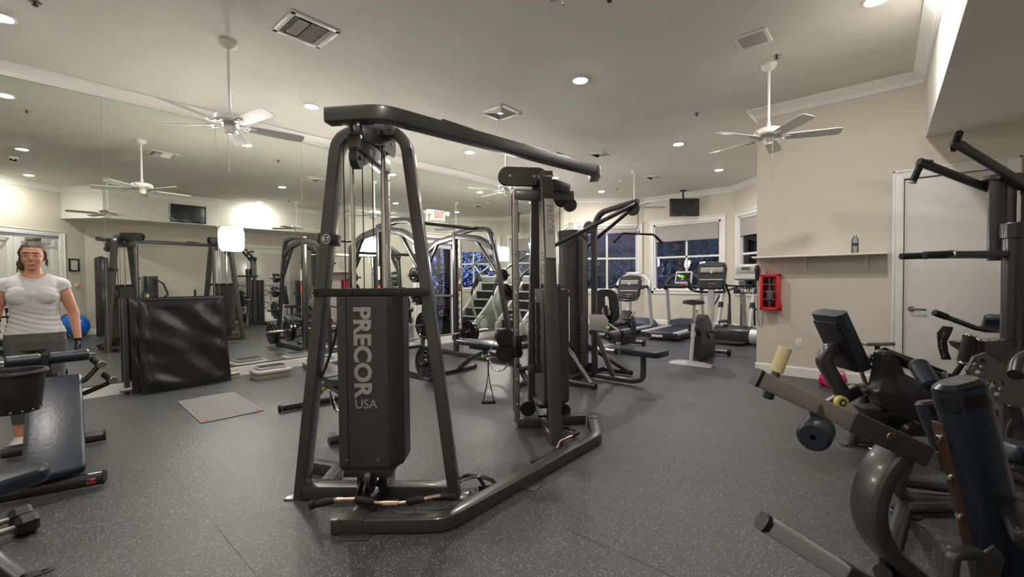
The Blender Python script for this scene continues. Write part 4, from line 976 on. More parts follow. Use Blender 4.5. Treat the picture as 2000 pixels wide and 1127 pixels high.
t.part('hanging_chain', MB().tube([(.10, .09, .47), (.155, .09, .30), (.16, .09, -.10), (.125, .08, -.25), (.10, .08, -.24), (.085, .09, .0)], .003, 5, fil=.05), 'black'); t.part('wire', MB().tube([(.05, .1, .48), (.03, .11, .52), (.02, .12, .535)], .004, 6), 'black')
t = T('fire_extinguisher', 'red fire extinguisher with white label inside the wall cabinet', 'fire extinguisher', (6.795, 1.225, .932), rz=PI/2)
t.part('cylinder', MB().lathe([(0, 0), (.048, 0), (.052, .008), (.052, .26), (.04, .29), (.018, .305), (0, .305)], n=24), 'red')
t.part('label', MB().box((0, .0535, .15), (.07, .004, .16), bev=.001), 'paper')
mb = MB(); mb.box((0, .056, .095), (.062, .002, .045)); t.part('label_print', mb, 'black', smooth=0)
t.part('valve', MB().cyl((0, 0, .30), (0, 0, .34), .015, 12).bar((-.02, 0, .345), (.06, 0, .36), .016, .012).bar((-.02, 0, .33), (.06, 0, .325), .014, .008), 'black')
t = T('phone_handset', 'small black phone handset hanging at the wall corner under the shelf', 'phone', (6.865, 1.40, 1.40), rz=PI/2)
t.part('handset', MB().rtube([(0, .02, -.10), (0, .035, -.05), (0, .035, .05), (0, .02, .10)], .045, .03, .012, fil=.04, up=(0, 1, 0)), 'black_plastic'); t.part('cradle', MB().box((0, .006, 0), (.05, .012, .16), bev=.004), 'black_plastic')
def outlet(loc, rz, lab, plug=False):
    t = T('wall_outlet', lab, 'outlet', loc, rz=rz, group='wall outlets'); mb = MB(); mb.box((0, .003, 0), (.075, .006, .118), bev=.003); t.part('cover_plate', mb, 'white_plastic')
    for z in (-.024, .024):
        mb = MB()
        for x in (-.006, .006): mb.box((x, .010, z+.004), (.003, .008, .009))
        mb.cyl((0, .006, z-.009), (0, .014, z-.009), .003, 8); t.part('socket', cut(MB().cyl((0, .004, z), (0, .009, z), .017, 16), mb), 'white_plastic')
    if plug: t.part('power_cord', MB().box((0, .02, -.024), (.03, .03, .03), bev=.006).tube([(0, .03, -.024), (0, .05, -.06), (-.06, .05, -.3), (-.08, .05, -.40)], .006, 6, fil=.04), 'black')
    return t
outlet((RX, .908, .454), PI/2, 'white duplex outlet on the wall below the shelf'); outlet((12.2, 3.95, .46), PI/2, 'white outlet with a plugged black cord under the bay window', True)
# fittings seen in the mirror: picture frame and switches on the entry wall
wd = V((.754, -.656, 0)); wn_ = V((.656, .754, 0)); era = math.atan2(-.656, .754)
t = T('picture_frame', 'black framed paper notice on the slanted entry wall', 'picture frame', (1.0, -1.365, 1.63), rz=era)
mb = MB()
for c, s_ in (((-.11, .012, .16), (.035, .024, .32)), ((.11, .012, .16), (.035, .024, .32)), ((0, .012, .0175), (.255, .024, .035)), ((0, .012, .3025), (.255, .024, .035))): mb.box(c, s_, bev=.003)
t.part('frame', mb, 'black_gloss'); t.part('notice', MB().box((0, .006, .16), (.19, .006, .26)), 'paper', smooth=0)
t = T('thermostat', 'white wall thermostat with an orange display beside the picture frame', 'thermostat', (1.05, -1.408, 1.24), rz=era); t.part('case', MB().box((0, .012, .04), (.12, .024, .08), bev=.006), 'white_plastic'); t.part('display', MB().box((.03, .0245, .04), (.05, .003, .05)), 'led_red', smooth=0)
t = T('dimmer_switch', 'large white dimmer switch plate on the back wall', 'switch', (2.10, -1.565, 1.18)); t.part('cover_plate', MB().box((0, .004, .10), (.16, .008, .2), bev=.003), 'white_plastic'); t.part('dial', MB().cyl((0, .006, .10), (0, .03, .10), .035, 20, bev=.005), 'white_plastic')
# things along the back wall seen in the mirror
t = T('bosu_ball', 'blue half-dome balance ball with black base leaning on the entry wall', 'ball', (1.0, -1.0, 0), world=True)
c = V((.95, -.95, .30)); ax = V((.55, .65, .35)).normalized()
t.part('dome', MB().lathe([(.30, 0), (.295, .06), (.27, .13), (.22, .19), (.14, .235), (.05, .255), (0, .258)], c, ax, 32), 'blue_ball'); t.part('base_disc', MB().lathe([(0, -.05), (.26, -.05), (.315, -.02), (.32, .005), (.30, .012), (0, .012)], c, ax, 32), 'black')
t = T('heavy_bag', 'tall dark rubber-clad training post standing by the entry wall', 'training post', (1.46, -.93, 0))
t.part('post_body', rr_loft(MB(), [(.25, .22, .06, 0), (.25, .22, .06, 1.93), (.23, .20, .06, 1.97), (.18, .15, .05, 1.985)]), 'charcoal'); t.part('post_cap', MB().lathe([(0, 1.98), (.06, 1.98), (.05, 2.0), (0, 2.01)], n=14), 'black')
# ================================================================ LAT PULLDOWN
lp = T('lat_pulldown', 'black lat pulldown machine with a long hanging bar and a navy bench seat', 'lat machine', (5.05, 2.9, 0), world=True)
LX = 5.05
lp.part('main_upright', MB().rtube([(LX, 2.95, .04), (LX, 2.95, 2.02), (LX, 2.86, 2.20), (LX, 2.33, 2.285)], .06, .085, .015, fil=.18, fn=8, up=(1, 0, 0)), 'charcoal')
for s in (-1, 1):
    lp.part('roof_strut', MB().tube([(LX+s*.02, 2.36, 2.25), (LX+s*.36, 3.28, 1.80), (LX+s*.36, 3.34, 1.78)], .026, 12, fil=.05), 'charcoal')
    lp.part('side_rail', MB().tube([(LX+s*.48, 2.66, .045), (LX+s*.48, 3.66, .045)], .034, 14), 'charcoal')
    lp.part('side_strut', MB().tube([(LX+s*.48, 2.72, .06), (LX+s*.22, 3.22, .42), (LX+s*.12, 3.30, .52)], .03, 12), 'charcoal')
    for y in (2.66, 3.66): lp.part('foot_cap', MB().cyl((LX+s*.48, y-.012, .045), (LX+s*.48, y+.012, .045), .037, 14, bev=.004), 'rubber')
lp.part('cross_base', MB().rtube([(LX-.48, 3.10, .05), (LX+.48, 3.10, .05)], .07, .07, .012), 'charcoal')
lp.part('base_beam', MB().rtube([(LX, 3.45, .055), (LX, 2.42, .055), (LX, 2.28, .09), (LX, 2.27, .20), (LX, 2.27, .39)], .06, .075, .02, fil=.13, fn=8, up=(1, 0, 0)), 'graphite')
lp.part('knee_brace', MB().rtube([(LX, 2.93, .62), (LX, 2.68, .08)], .06, .05, .012, up=(1, 0, 0)), 'graphite')
sh = lp.part('stack_tower', MB().loft([[V((LX+x, 3.28+y, z)) for x, y in rrect(.36, .30, .06, 3)] for z in (.06, 1.93)]).loft([[V((LX+x*k, 3.28+y*k, z)) for x, y in rrect(.36, .30, .06, 3)] for z, k in ((1.93, 1.03), (1.98, 1.03), (1.995, .95))]), 'charcoal')
mb = MB(); mb.box((LX-.06, 3.128, 1.0), (.10, .012, 1.72)); lp.part('stack_opening_shade', mb, 'black_plastic', under=sh, smooth=0)  # dark strip on the tower face, painted as the shade inside the stack opening
for k in range(13):
    mb = MB(); mb.box((LX-.06, 3.125, .20+.052*k), (.09, .012, .046), bev=.003); lp.part('weight_slab', mb, 'iron')
mb = MB(); mb.box((LX-.183, 3.28, .80), (.004, .12, .60)); lp.part('instruction_label', mb, 'decal', under=sh, smooth=0)
mb = MB()
for k in range(14): mb.box((LX-.1855, 3.28, 1.06-.04*k), (.003, .10-.02*(k % 3), .016))
lp.part('label_print', mb, 'label_grey', under=sh, smooth=0, kind='stuff')
mb = MB(); mb.box((LX-.185, 3.25, 1.18), (.005, .07, .03)); lp.part('warning_label', mb, 'orange', under=sh, smooth=0)
mb = MB(); text_mesh(mb, 'VR3', .05, (LX-.184, 3.28, 1.16), -Y3, Z3, .002, bold=.02); lp.part('lettering', mb, 'decal', under=sh)
for p in ((LX, 2.40, 2.20), (LX, 3.02, 2.02)): lp.part('pulley', MB().cyl(V(p)-X3*.022, V(p)+X3*.022, .085, 24, bev=.006).cyl(V(p)-X3*.03, V(p)+X3*.03, .014, 10), 'charcoal')
lp.part('pulley', MB().cyl((LX-.022, 3.0, .13), (LX+.022, 3.0, .13), .085, 24, bev=.006), 'black')
lp.part('cable', MB().cyl((LX, 2.335, 2.2), (LX, 2.335, 1.98), .004, 6), 'rubber'); lp.part('cable', MB().cyl((LX, 3.05, .15), (LX, 3.05, 2.0), .004, 6), 'rubber')
mb = MB(); ba = V((.62, -.78, 0)); bc_ = V((LX, 2.335, 1.885))
lb = [bc_-ba*.30-Z3*.10, bc_-ba*.19+Z3*.012, bc_, bc_+ba*.19-Z3*.01, bc_+ba*.30-Z3*.12]
lpb = lp.part('lat_bar', MB().tube(lb, .013, 10, fil=.05), 'rubber')
lp.part('lat_grip', MB().cyl(lb[0], lb[0].lerp(lb[1], .8), .017, 12, bev=.004), 'rubber', under=lpb); lp.part('lat_grip', MB().cyl(lb[4], lb[4].lerp(lb[3], .8), .017, 12, bev=.004), 'rubber', under=lpb)
lp.part('shackle', MB().tube([bc_+Z3*.09, bc_+ba*.025+Z3*.02, bc_-ba*.025+Z3*.02, bc_+Z3*.09], .005, 6).box(bc_+Z3*.01, (.03, .03, .05), bev=.005), 'steel', under=lpb)
mb = MB(); mb.prism([(-.15, -.24), (.13, -.27), (.15, -.25), (.15, .25), (.13, .27), (-.15, .24)], .075, (LX, 2.27, .435), X3, Y3, bev=.028, seg=3); lp.part('seat_pad', mb, 'navy_vinyl')
for s in (-1, 1): lp.part('thigh_roller', MB().lathe([(0, 0), (.045, 0), (.06, .015), (.06, .225), (.045, .24), (0, .24)], (LX+s*.03, 2.60, .63), (s, 0, 0), 20), 'navy_vinyl')
lp.part('roller_axle', MB().cyl((LX-.29, 2.60, .63), (LX+.29, 2.60, .63), .014, 10), 'chrome')
lp.part('roller_arm', MB().rtube([(LX, 2.93, .80), (LX, 2.75, .74), (LX, 2.60, .66)], .045, .045, .008), 'graphite')
mb = MB(); mb.prism([(-.16, -.10), (.02, -.10), (.10, -.05), (.12, .04), (.06, .11), (-.16, .11)], .012, (LX-.04, 2.84, .76), -Y3, Z3, bev=.003); sp_ = lp.part('selector_plate', mb, 'label_grey')
lp.part('selector_knob', MB().cyl((LX-.05, 2.72, .71), (LX-.075, 2.72, .71), .022, 16, bev=.004), 'yellow', under=sp_)
# ================================================================ STAIR CLIMBER
sc2 = T('stair_climber', 'silver stair climber with black steps and a blue screen in front of the mirror', 'stair climber', (7.7, 6.3, 0), world=True)
SY0, SY1 = 5.98, 6.68
for y, nm in ((SY0, 'side_panel'), (SY1, 'side_panel')):
    poly = [(-.62, .06), (.62, .06), (.72, .55), (.55, 1.20), (.30, 1.22), (-.20, .62), (-.62, .30)]
    sp_ = sc2.part(nm, MB().prism(poly, .07, (7.72, y, .06), X3, Z3, bev=.02), 'silver_green')
    sg = -1 if y == SY0 else 1
    poly = [(-.10, .48), (.10, .44), (.52, 1.05), (.38, 1.12)]
    sc2.part('panel_inset', MB().prism(poly, .02, (7.72, y+sg*.035, .06), X3, Z3, bev=.006), 'silver', under=sp_)
    bg = sc2.part('hub_cover', MB().cyl((7.36, y+sg*.02, .28), (7.36, y+sg*.055, .28), .19, 28, bev=.012), 'silver_green', under=sp_)
    sc2.part('hub_badge', MB().cyl((7.36, y+sg*.05, .28), (7.36, y+sg*.065, .28), .115, 28, bev=.004), 'decal', under=sp_)
    sc2.part('handrail', MB().tube([(7.08, y, .70), (7.02, y, 1.05), (7.20, y, 1.42), (7.55, y, 1.62), (8.02, y+(.12 if y == SY0 else -.12), 1.86)], .024, 12, fil=.2, fn=8), 'black')
    sc2.part('rail_post', MB().rtube([(7.20, y, .35), (7.05, y, .70), (7.03, y, .98)], .05, .05, .012, fil=.1), 'silver')
    sc2.part('rail_post', MB().rtube([(8.25, y, 1.15), (7.95, y, 1.52), (7.75, y, 1.72)], .05, .05, .012, fil=.1), 'silver')
for k in range(6):
    sc2.part('stair_tread', MB().box((7.18+.19*k, 6.33, .24+.20*k), (.24, .60, .03), bev=.006), 'black_plastic')
    sc2.part('stair_riser', MB().box((7.28+.19*k, 6.33, .33+.20*k), (.012, .60, .17)), 'black', smooth=0)
    sc2.part('tread_nosing', MB().box((7.065+.19*k, 6.33, .24+.20*k), (.012, .60, .034), bev=.003), 'silver')
sc2.part('front_hood', MB().prism([(-.26, 0), (.20, -.02), (.26, -.25), (.22, -.55), (.0, -.6), (-.2, -.15)], .66, (8.26, 6.33, 1.42), X3, Z3, bev=.04, seg=3), 'silver')
sc2.part('rear_base', MB().box((7.2, 6.33, .06), (.28, .72, .12), bev=.02), 'black_plastic')
sc2.part('console_post', MB().tube([(8.30, 6.33, 1.35), (8.24, 6.33, 1.80), (8.18, 6.33, 2.02)], .04, 14), 'silver')
cs = sc2.part('console', MB().box((8.15, 6.33, 2.10), (.10, .36, .24), rot=Matrix.Rotation(-.35, 3, 'Y'), bev=.03, seg=3), 'silver')
mb = MB(); mb.box((8.098, 6.33, 2.118), (.008, .24, .15), rot=Matrix.Rotation(-.35, 3, 'Y')); sc2.part('blue_screen', mb, 'screen_blue', under=cs, smooth=0, label='lit blue display')
sc2.part('cup_tray', MB().box((8.10, 6.33, 1.93), (.16, .42, .05), bev=.015), 'black_plastic')
# ================================================================ TREADMILLS (face the bay windows, +X)
def treadmill(lab, loc, light):
    t = T('treadmill', lab, 'treadmill', loc, group='treadmills')
    t.part('deck_base', MB().box((.98, 0, .10), (1.80, .74, .11), bev=.02), 'charcoal')
    bl = t.part('running_belt', MB().box((.80, 0, .165), (1.50, .53, .02), bev=.004), 'rubber')
    for s in (-1, 1):
        t.part('side_rail', MB().box((.86, s*.345, .165), (1.70, .15, .06), bev=.02, seg=3), 'silver')
        t.part('upright', MB().rtube([(1.62, s*.40, .10), (1.45, s*.40, 1.12)], .10, .055, .015, up=(0, 1, 0)), 'silver')
        t.part('wheel', MB().cyl((1.78, s*.30, .05), (1.78, s*.36, .05), .05, 16, bev=.006), 'rubber')
        t.part('handrail', MB().rtube([(1.44, s*.40, 1.10), (1.28, s*.41, 1.14), (1.02, s*.41, 1.10)], .06, .055, .022, fil=.08, up=(0, 1, 0)), 'black_plastic')
    t.part('rear_cap', MB().box((.06, 0, .12), (.12, .80, .13), bev=.03, seg=3), 'charcoal'); t.part('rear_badge', MB().box((-.002, .05, .10), (.006, .24, .05), bev=.002), 'decal')
    t.part('motor_hood', MB().loft([[V((x, y*sc, z)) for y, z in ((-.44, .08), (.44, .08), (.44, .18), (.36, .18+h), (.20, .21+h), (-.20, .21+h), (-.36, .18+h), (-.44, .18))] for x, h, sc in ((1.48, .02, .94), (1.62, .12, 1), (1.85, .13, 1), (1.98, .03, .94))]), 'navy_plastic', smooth=50)
    arch = [(1.40, -.43, 1.06), (1.47, -.40, 1.22), (1.52, -.30, 1.36), (1.54, 0, 1.43), (1.52, .30, 1.36), (1.47, .40, 1.22), (1.40, .43, 1.06)]
    t.part('console_arch', MB().rtube(arch, .09, .10, .03, fil=.2, up=(1, 0, 0)), 'silver' if light else 'black_plastic')
    t.part('console_bridge', MB().box((1.40, 0, 1.13), (.16, .82, .07), bev=.025, seg=3), 'black_plastic')
    cs = t.part('console', MB().box((1.46, 0, 1.33), (.07, .40, .32), rot=Matrix.Rotation(.30, 3, 'Y'), bev=.03, seg=3), 'silver')
    t.part('console_face', MB().box((1.423, 0, 1.345), (.01, .33, .22), rot=Matrix.Rotation(.30, 3, 'Y'), bev=.003), 'screen' if not light else 'label_grey', under=cs)
    if not light:
        mb = MB(); mb.box((1.412, .03, 1.38), (.006, .08, .015), rot=Matrix.Rotation(.30, 3, 'Y')); mb.box((1.422, .03, 1.35), (.006, .12, .012), rot=Matrix.Rotation(.30, 3, 'Y')); t.part('display_digits', mb, 'led_green', under=cs, smooth=0)
    t.part('safety_key', MB().box((1.335, -.02, 1.17), (.03, .10, .03), bev=.006), 'red')
    return t
treadmill('treadmill with a grey deck, black console arch and green display digits', (8.98, 3.68, 0), False)
treadmill('treadmill with a pale silver console arch behind the recumbent bike', (8.55, 4.75, 0), True)
# ================================================================ BIKES
def bike_console(t, c, mat_='black_plastic'):
    R_ = Matrix.Rotation(.25, 3, 'Y'); c = V(c)
    cs = t.part('console', MB().prism([(-.22, -.19), (-.17, -.25), (.17, -.25), (.22, -.19), (.235, .12), (.20, .21), (0, .235), (-.20, .21), (-.235, .12)], .07, c, -Y3, R_ @ Z3, bev=.018, seg=3), 'black_plastic')
    n = R_ @ V((-1, 0, 0)); u_ = R_ @ Z3
    def f(y, v, d=.036): return c+u_*v-Y3*y+n*d
    mb = MB(); mb.box(f(0, .08), (.012, .37, .10), rot=R_, bev=.006); t.part('console_tray', mb, 'label_grey', under=cs)
    mb = MB(); mb.box(f(0, .03, .04), (.014, .37, .02), rot=R_); mb.box(f(0, .15, .04), (.012, .38, .025), rot=R_, bev=.005); t.part('console_ledge', mb, 'black', under=cs, smooth=0)
    mb = MB(); mb.box(f(0, -.09), (.012, .37, .015), rot=R_); mb.box(f(0, .05, .044), (.008, .03, .06), rot=R_); t.part('console_trim', mb, 'silver', under=cs, smooth=0)
    mb = MB(); mb.box(f(0, -.17, .038), (.008, .12, .05), rot=R_); t.part('display', mb, 'screen', under=cs, smooth=0)
    mb = MB(); mb.box(f(0, -.212, .040), (.008, .06, .014), rot=R_); t.part('red_key', mb, 'red', under=cs, smooth=0)
    mb = MB()
    for y in (-.03, .0, .03, .06): mb.box(f(y, -.165, .043), (.004, .016, .012), rot=R_)
    t.part('lit_digits', mb, 'decal', under=cs, smooth=0)
def stabiliser(t, x, w, nm='foot_roller'):
    t.part('stabiliser', MB().cyl((x, -w, .06), (x, w, .06), .035, 16), 'steel')
    for s in (-1, 1): t.part(nm, MB().cyl((x, s*w, .06), (x, s*(w+.05), .06), .055, 18, bev=.008), 'rubber')
def crank(t, x, z):
    for s in (-1, 1):
        t.part('crank_arm', MB().bar((x, s*.10, z), (x+s*.10, s*.11, z-s*.13), .02, .035), 'steel'); t.part('pedal', MB().box((x+s*.10, s*.17, z-s*.13), (.11, .09, .03), bev=.008), 'black_plastic')
t = T('upright_bike', 'upright exercise bike with a tall saddle post and wide silver rear foot', 'exercise bike', (7.35, 2.30, 0)); 
t.part('rear_foot', MB().loft([[V((x*.1-.52, y, z)) for x, z in ((-1, 0), (1, 0), (.8, .04*k), (.2, .065*k), (-.6, .05*k))] for y, k in ((-.31, .35), (-.2, .8), (0, 1), (.2, .8), (.31, .35))]), 'silver', smooth=60)
t.part('frame_tube', MB().rtube([(-.52, 0, .04), (-.42, 0, .45)], .055, .05, .02), 'silver')
t.part('drive_cover', MB().prism([(-.36, .05), (.30, .05), (.46, .10), (.42, .32), (.22, .62), (.05, .74), (-.42, .60), (-.44, .50), (-.25, .48)], .17, (0, 0, 0), X3, Z3, bev=.03, seg=3), 'black_plastic')
t.part('base_spine', MB().rtube([(-.5, 0, .05), (.62, 0, .05)], .10, .07, .02), 'charcoal')
t.part('seat_post', MB().rtube([(-.40, 0, .45), (-.36, 0, .92)], .045, .04, .012), 'chrome'); t.part('post_sleeve', MB().rtube([(-.42, 0, .42), (-.39, 0, .62)], .07, .065, .02), 'silver'); t.part('clamp_knob', MB().ball((-.43, .06, .60), .022, 10), 'rubber')
t.part('saddle', MB().loft([[V((x, y*w, z)) for y, z in ((-1, .93), (-.9, .985), (0, 1.0), (.9, .985), (1, .93), (0, .915))] for x, w in ((-.50, .10), (-.46, .155), (-.36, .16), (-.22, .07), (-.12, .035))]), 'black_plastic', smooth=60)
t.part('console_mast', MB().rtube([(.40, 0, .30), (.48, 0, .80), (.52, 0, 1.25)], .11, .08, .03, fil=.2), 'silver')
t.part('handlebar', MB().tube([(.18, -.27, 1.30), (.20, -.27, 1.16), (.42, -.25, 1.10), (.52, 0, 1.08), (.42, .25, 1.10), (.20, .27, 1.16), (.18, .27, 1.30)], .022, 12, fil=.10), 'black_plastic')
for s in (-1, 1): t.part('hand_sensor', MB().cyl((.26, s*.262, 1.145), (.38, s*.254, 1.113), .025, 12), 'steel')
bike_console(t, (.52, 0, 1.38)); crank(t, .10, .34); stabiliser(t, .60, .23)
t = T('recumbent_bike', 'recumbent exercise bike with an open black back rest facing its console', 'exercise bike', (7.45, 3.88, 0))
t.part('base_spine', MB().rtube([(-.55, 0, .09), (.55, 0, .09)], .12, .08, .02), 'silver'); stabiliser(t, .66, .22); stabiliser(t, -.52, .24)
t.part('drive_cover', MB().prism([(.05, .06), (.66, .06), (.68, .40), (.52, .68), (.40, .72), (.28, .55), (.10, .35)], .18, (0, 0, 0), X3, Z3, bev=.03, seg=3), 'black_plastic'); crank(t, .42, .38)
t.part('seat_post', MB().rtube([(-.15, 0, .10), (-.18, 0, .45)], .12, .08, .02), 'charcoal')
t.part('seat', MB().prism([(-.24, -.2), (.18, -.19), (.24, -.12), (.24, .12), (.18, .19), (-.24, .2)], .08, (-.10, 0, .50), X3, Y3, bev=.03, seg=3), 'black_plastic')
mb = MB(); n = 24; bx = -.32
def brect(w, h, r, cz, tz=.18):
    return [V((bx-(zz+cz-.55)*tz, yy, zz+cz)) for yy, zz in rrect(w, h, r, 5)]
outer, inner = brect(.44, .60, .15, .84), brect(.10, .24, .05, .90); th_ = V((.05, 0, 0)); m_ = len(outer)
vo = [[mb.bm.verts.new(p+e) for p in outer] for e in (V((0, 0, 0)), th_)]; vi = [[mb.bm.verts.new(p+e) for p in inner] for e in (V((0, 0, 0)), th_)]
for j in range(m_):
    k = (j+1) % m_
    mb.bm.faces.new((vo[0][j], vo[0][k], vi[0][k], vi[0][j])); mb.bm.faces.new((vo[1][k], vo[1][j], vi[1][j], vi[1][k])); mb.bm.faces.new((vo[0][k], vo[0][j], vo[1][j], vo[1][k])); mb.bm.faces.new((vi[0][j], vi[0][k], vi[1][k], vi[1][j]))
t.part('back_rest', mb, 'black_plastic'); t.part('back_post', MB().rtube([(-.20, 0, .30), (-.37, 0, .55), (-.42, 0, .85)], .07, .05, .015, fil=.06), 'charcoal')
t.part('lumbar_plate', MB().cyl((-.395, 0, .73), (-.375, 0, .735), .09, 20, bev=.004), 'label_grey')
for s in (-1, 1):
    t.part('side_handle', MB().tube([(-.18, s*.20, .50), (-.12, s*.30, .55), (.10, s*.31, .70)], .022, 12, fil=.06), 'black_plastic'); t.part('hand_sensor', MB().cyl((.0, s*.308, .633), (.12, s*.312, .713), .025, 12), 'steel')
t.part('cup_holder', MB().ring((-.16, -.29, .60), Z3, .06, .018, 20, 8), 'black_plastic')
t.part('console_mast', MB().rtube([(.50, 0, .60), (.56, 0, 1.0)], .09, .07, .02), 'silver'); t.part('handlebar', MB().tube([(.50, -.20, .95), (.40, -.20, .92), (.36, 0, .90), (.40, .20, .92), (.50, .20, .95)], .02, 12, fil=.08), 'black_plastic')
bike_console(t, (.56, 0, 1.17))
# ================================================================ ELLIPTICAL
t = T('elliptical_trainer', 'silver and black elliptical trainer with swing arms and a TRUE nameplate', 'elliptical', (9.55, 2.40, 0))
for y in (-.42, .44):
    t.part('flywheel_drum', MB().cyl((-.08, y-.07, .17), (-.08, y+.07, .17), .15, 26, bev=.012), 'silver')
t.part('rear_cover', MB().prism([(-.12, .04), (.55, .04), (.50, .30), (.10, .36), (-.10, .28)], .70, (0, 0, 0), X3, Z3, bev=.03, seg=3), 'charcoal')
t.part('step_plate', MB().prism([(-.30, -.26), (-.22, -.30), (.2, -.30), (.2, .30), (-.22, .30), (-.30, .26)], .03, (-.10, 0, .05), X3, Y3, bev=.008), 'black_plastic')
t.part('base_beam', MB().rtube([(0, 0, .08), (1.15, 0, .08)], .14, .10, .02), 'silver'); t.part('front_foot', MB().rtube([(1.1, -.32, .05), (1.1, .32, .05)], .08, .08, .02), 'charcoal')
for s in (-1, 1):
    t.part('pedal_arm', MB().rtube([(.0, s*.20, .30+s*.06), (.80, s*.20, .28)], .06, .05, .015), 'silver'); t.part('foot_pedal', MB().box((.18, s*.20, .37+s*.05), (.36, .15, .04), bev=.015), 'black_plastic')
    t.part('swing_arm', MB().tube([(.80, s*.24, .30), (.74, s*.24, .95), (.62, s*.26, 1.10), (.50, s*.30, 1.30), (.45, s*.33, 1.52)], .022, 12, fil=.12), 'black_plastic')
    t.part('side_rail', MB().tube([(.95, s*.12, 1.12), (.70, s*.40, 1.0), (.25, s*.43, .72), (-.05, s*.43, .70)], .02, 10, fil=.1), 'black')
    t.part('frame_post', MB().tube([(.10, s*.30, .30), (.30, s*.30, .75), (.45, s*.30, 1.10)], .038, 14), 'silver'); t.part('post_collar', MB().cyl((.27, s*.30, .70), (.33, s*.30, .80), .05, 16, bev=.005), 'rubber')
    t.part('link_bar', MB().rtube([(.22, s*.12, .78), (.16, s*.12, .34)], .035, .03, .008), 'graphite')
t.part('handlebar', MB().tube([(.40, .34, 1.24), (.55, .24, 1.16), (.62, 0, 1.14), (.55, -.24, 1.16), (.40, -.34, 1.24)], .02, 10, fil=.08), 'black')
t.part('console_mast', MB().rtube([(1.0, 0, .12), (.80, 0, 1.1), (.72, 0, 1.28)], .11, .09, .02), 'silver')
t.part('nameplate', MB().box((.38, -.16, 1.05), (.03, .46, .11), bev=.008), 'black_plastic')
mb = MB(); text_mesh(mb, 'TRUE', .095, (.364, -.19, 1.05), -Y3, Z3, .002, bold=.03, wide=1.15); t.part('lettering', mb, 'white_plastic')
cs = t.part('console', MB().box((.52, -.14, 1.44), (.10, .44, .34), rot=Matrix.Rotation(.3, 3, 'Y'), bev=.03, seg=3), 'silver'); t.part('console_face', MB().box((.468, -.14, 1.49), (.01, .36, .15), rot=Matrix.Rotation(.3, 3, 'Y'), bev=.003), 'label_grey', under=cs); t.part('display', MB().box((.455, -.14, 1.52), (.012, .16, .05), rot=Matrix.Rotation(.3, 3, 'Y')), 'screen', under=cs, smooth=0)
# ================================================================ LEG MACHINES at the right, set at 45 degrees: (u across, d along, z up)
def W(u, d, z): return r0*u+f0*d+Z3*z
lc = T('leg_curl_machine', 'graphite leg curl machine with a brushed steel lever arm and a tall navy pad', 'leg machine', W(1.65, 1.85, 0), world=True)
arm0, arm1 = W(1.05, 1.85, .915), W(1.90, 1.85, .512); ad = (arm1-arm0).normalized()
lc.part('arm_end_cap', MB().rtube([arm0-ad*.012, arm0+ad*.004], .054, .076, .008), 'black')
sl = lc.part('arm_sleeve', MB().rtube([arm0+ad*.43, arm0+ad*.79], .066, .092, .008), 'graphite')
lc.part('coin_badge', MB().cyl(W(1.592, 1.816, .668), W(1.592, 1.808, .668), .021, 20, bev=.002), 'copper', under=sl)
mb = MB()
for k in range(5): q = arm0+ad*(.20+.055*k)+Z3*.0335; mb.cyl(q-Z3*.04, q+Z3*.04, .005, 10)
lc.part('lever_arm', cut(MB().rtube([arm0, arm1], .05, .072, .006), mb), 'brushed')
lc.part('grip_post', MB().cyl(W(1.10, 1.85, .86), W(1.135, 1.85, .955), .017, 14), 'graphite')
lc.part('hand_grip', MB().cyl(W(1.128, 1.85, .938), W(1.168, 1.85, 1.045), .0255, 18, bev=.003), 'tan_grip', label='worn tan foam hand grip')
lc.part('lock_knob', MB().cyl(W(1.105, 1.85, .875), W(1.092, 1.85, .825), .022, 14, bev=.005), 'black')
lc.part('roller_bracket', MB().bar(W(1.30, 1.85, .80), W(1.31, 1.84, .70), .05, .05).bar(W(1.31, 1.84, .70), W(1.345, 1.90, .69), .04, .04), 'black_gloss')
lc.part('ankle_roller', MB().lathe([(0, .05), (.012, .05), (.012, 0), (.05, 0), (.060, .012), (.062, .03), (.062, .12), (.05, .14), (0, .14)], W(1.222, 1.755, .69), W(1.36, 1.90, .70)-W(1.222, 1.755, .69), 24), 'navy_vinyl')
lc.part('curved_leg', MB().rtube([W(1.71, 1.90, .60), W(1.61, 1.90, .48), W(1.56, 1.90, .32), W(1.61, 1.90, .16), W(1.76, 1.90, .03)], .075, .145, .022, fil=.3, fn=8, up=f0), 'graphite')
lo = [W(.998, 1.70, .37), W(1.52, 1.70, .035)]; ld = (lo[1]-lo[0]).normalized()
lc.part('chrome_rail', MB().rtube(lo, .058, .068, .012), 'silver'); lc.part('rail_cap', MB().rtube([lo[0]-ld*.02, lo[0]+ld*.006], .062, .072, .022), 'black')
lc.part('rail_carriage', MB().rtube([lo[0]+ld*.36, lo[0]+ld*.52], .07, .08, .01), 'charcoal')
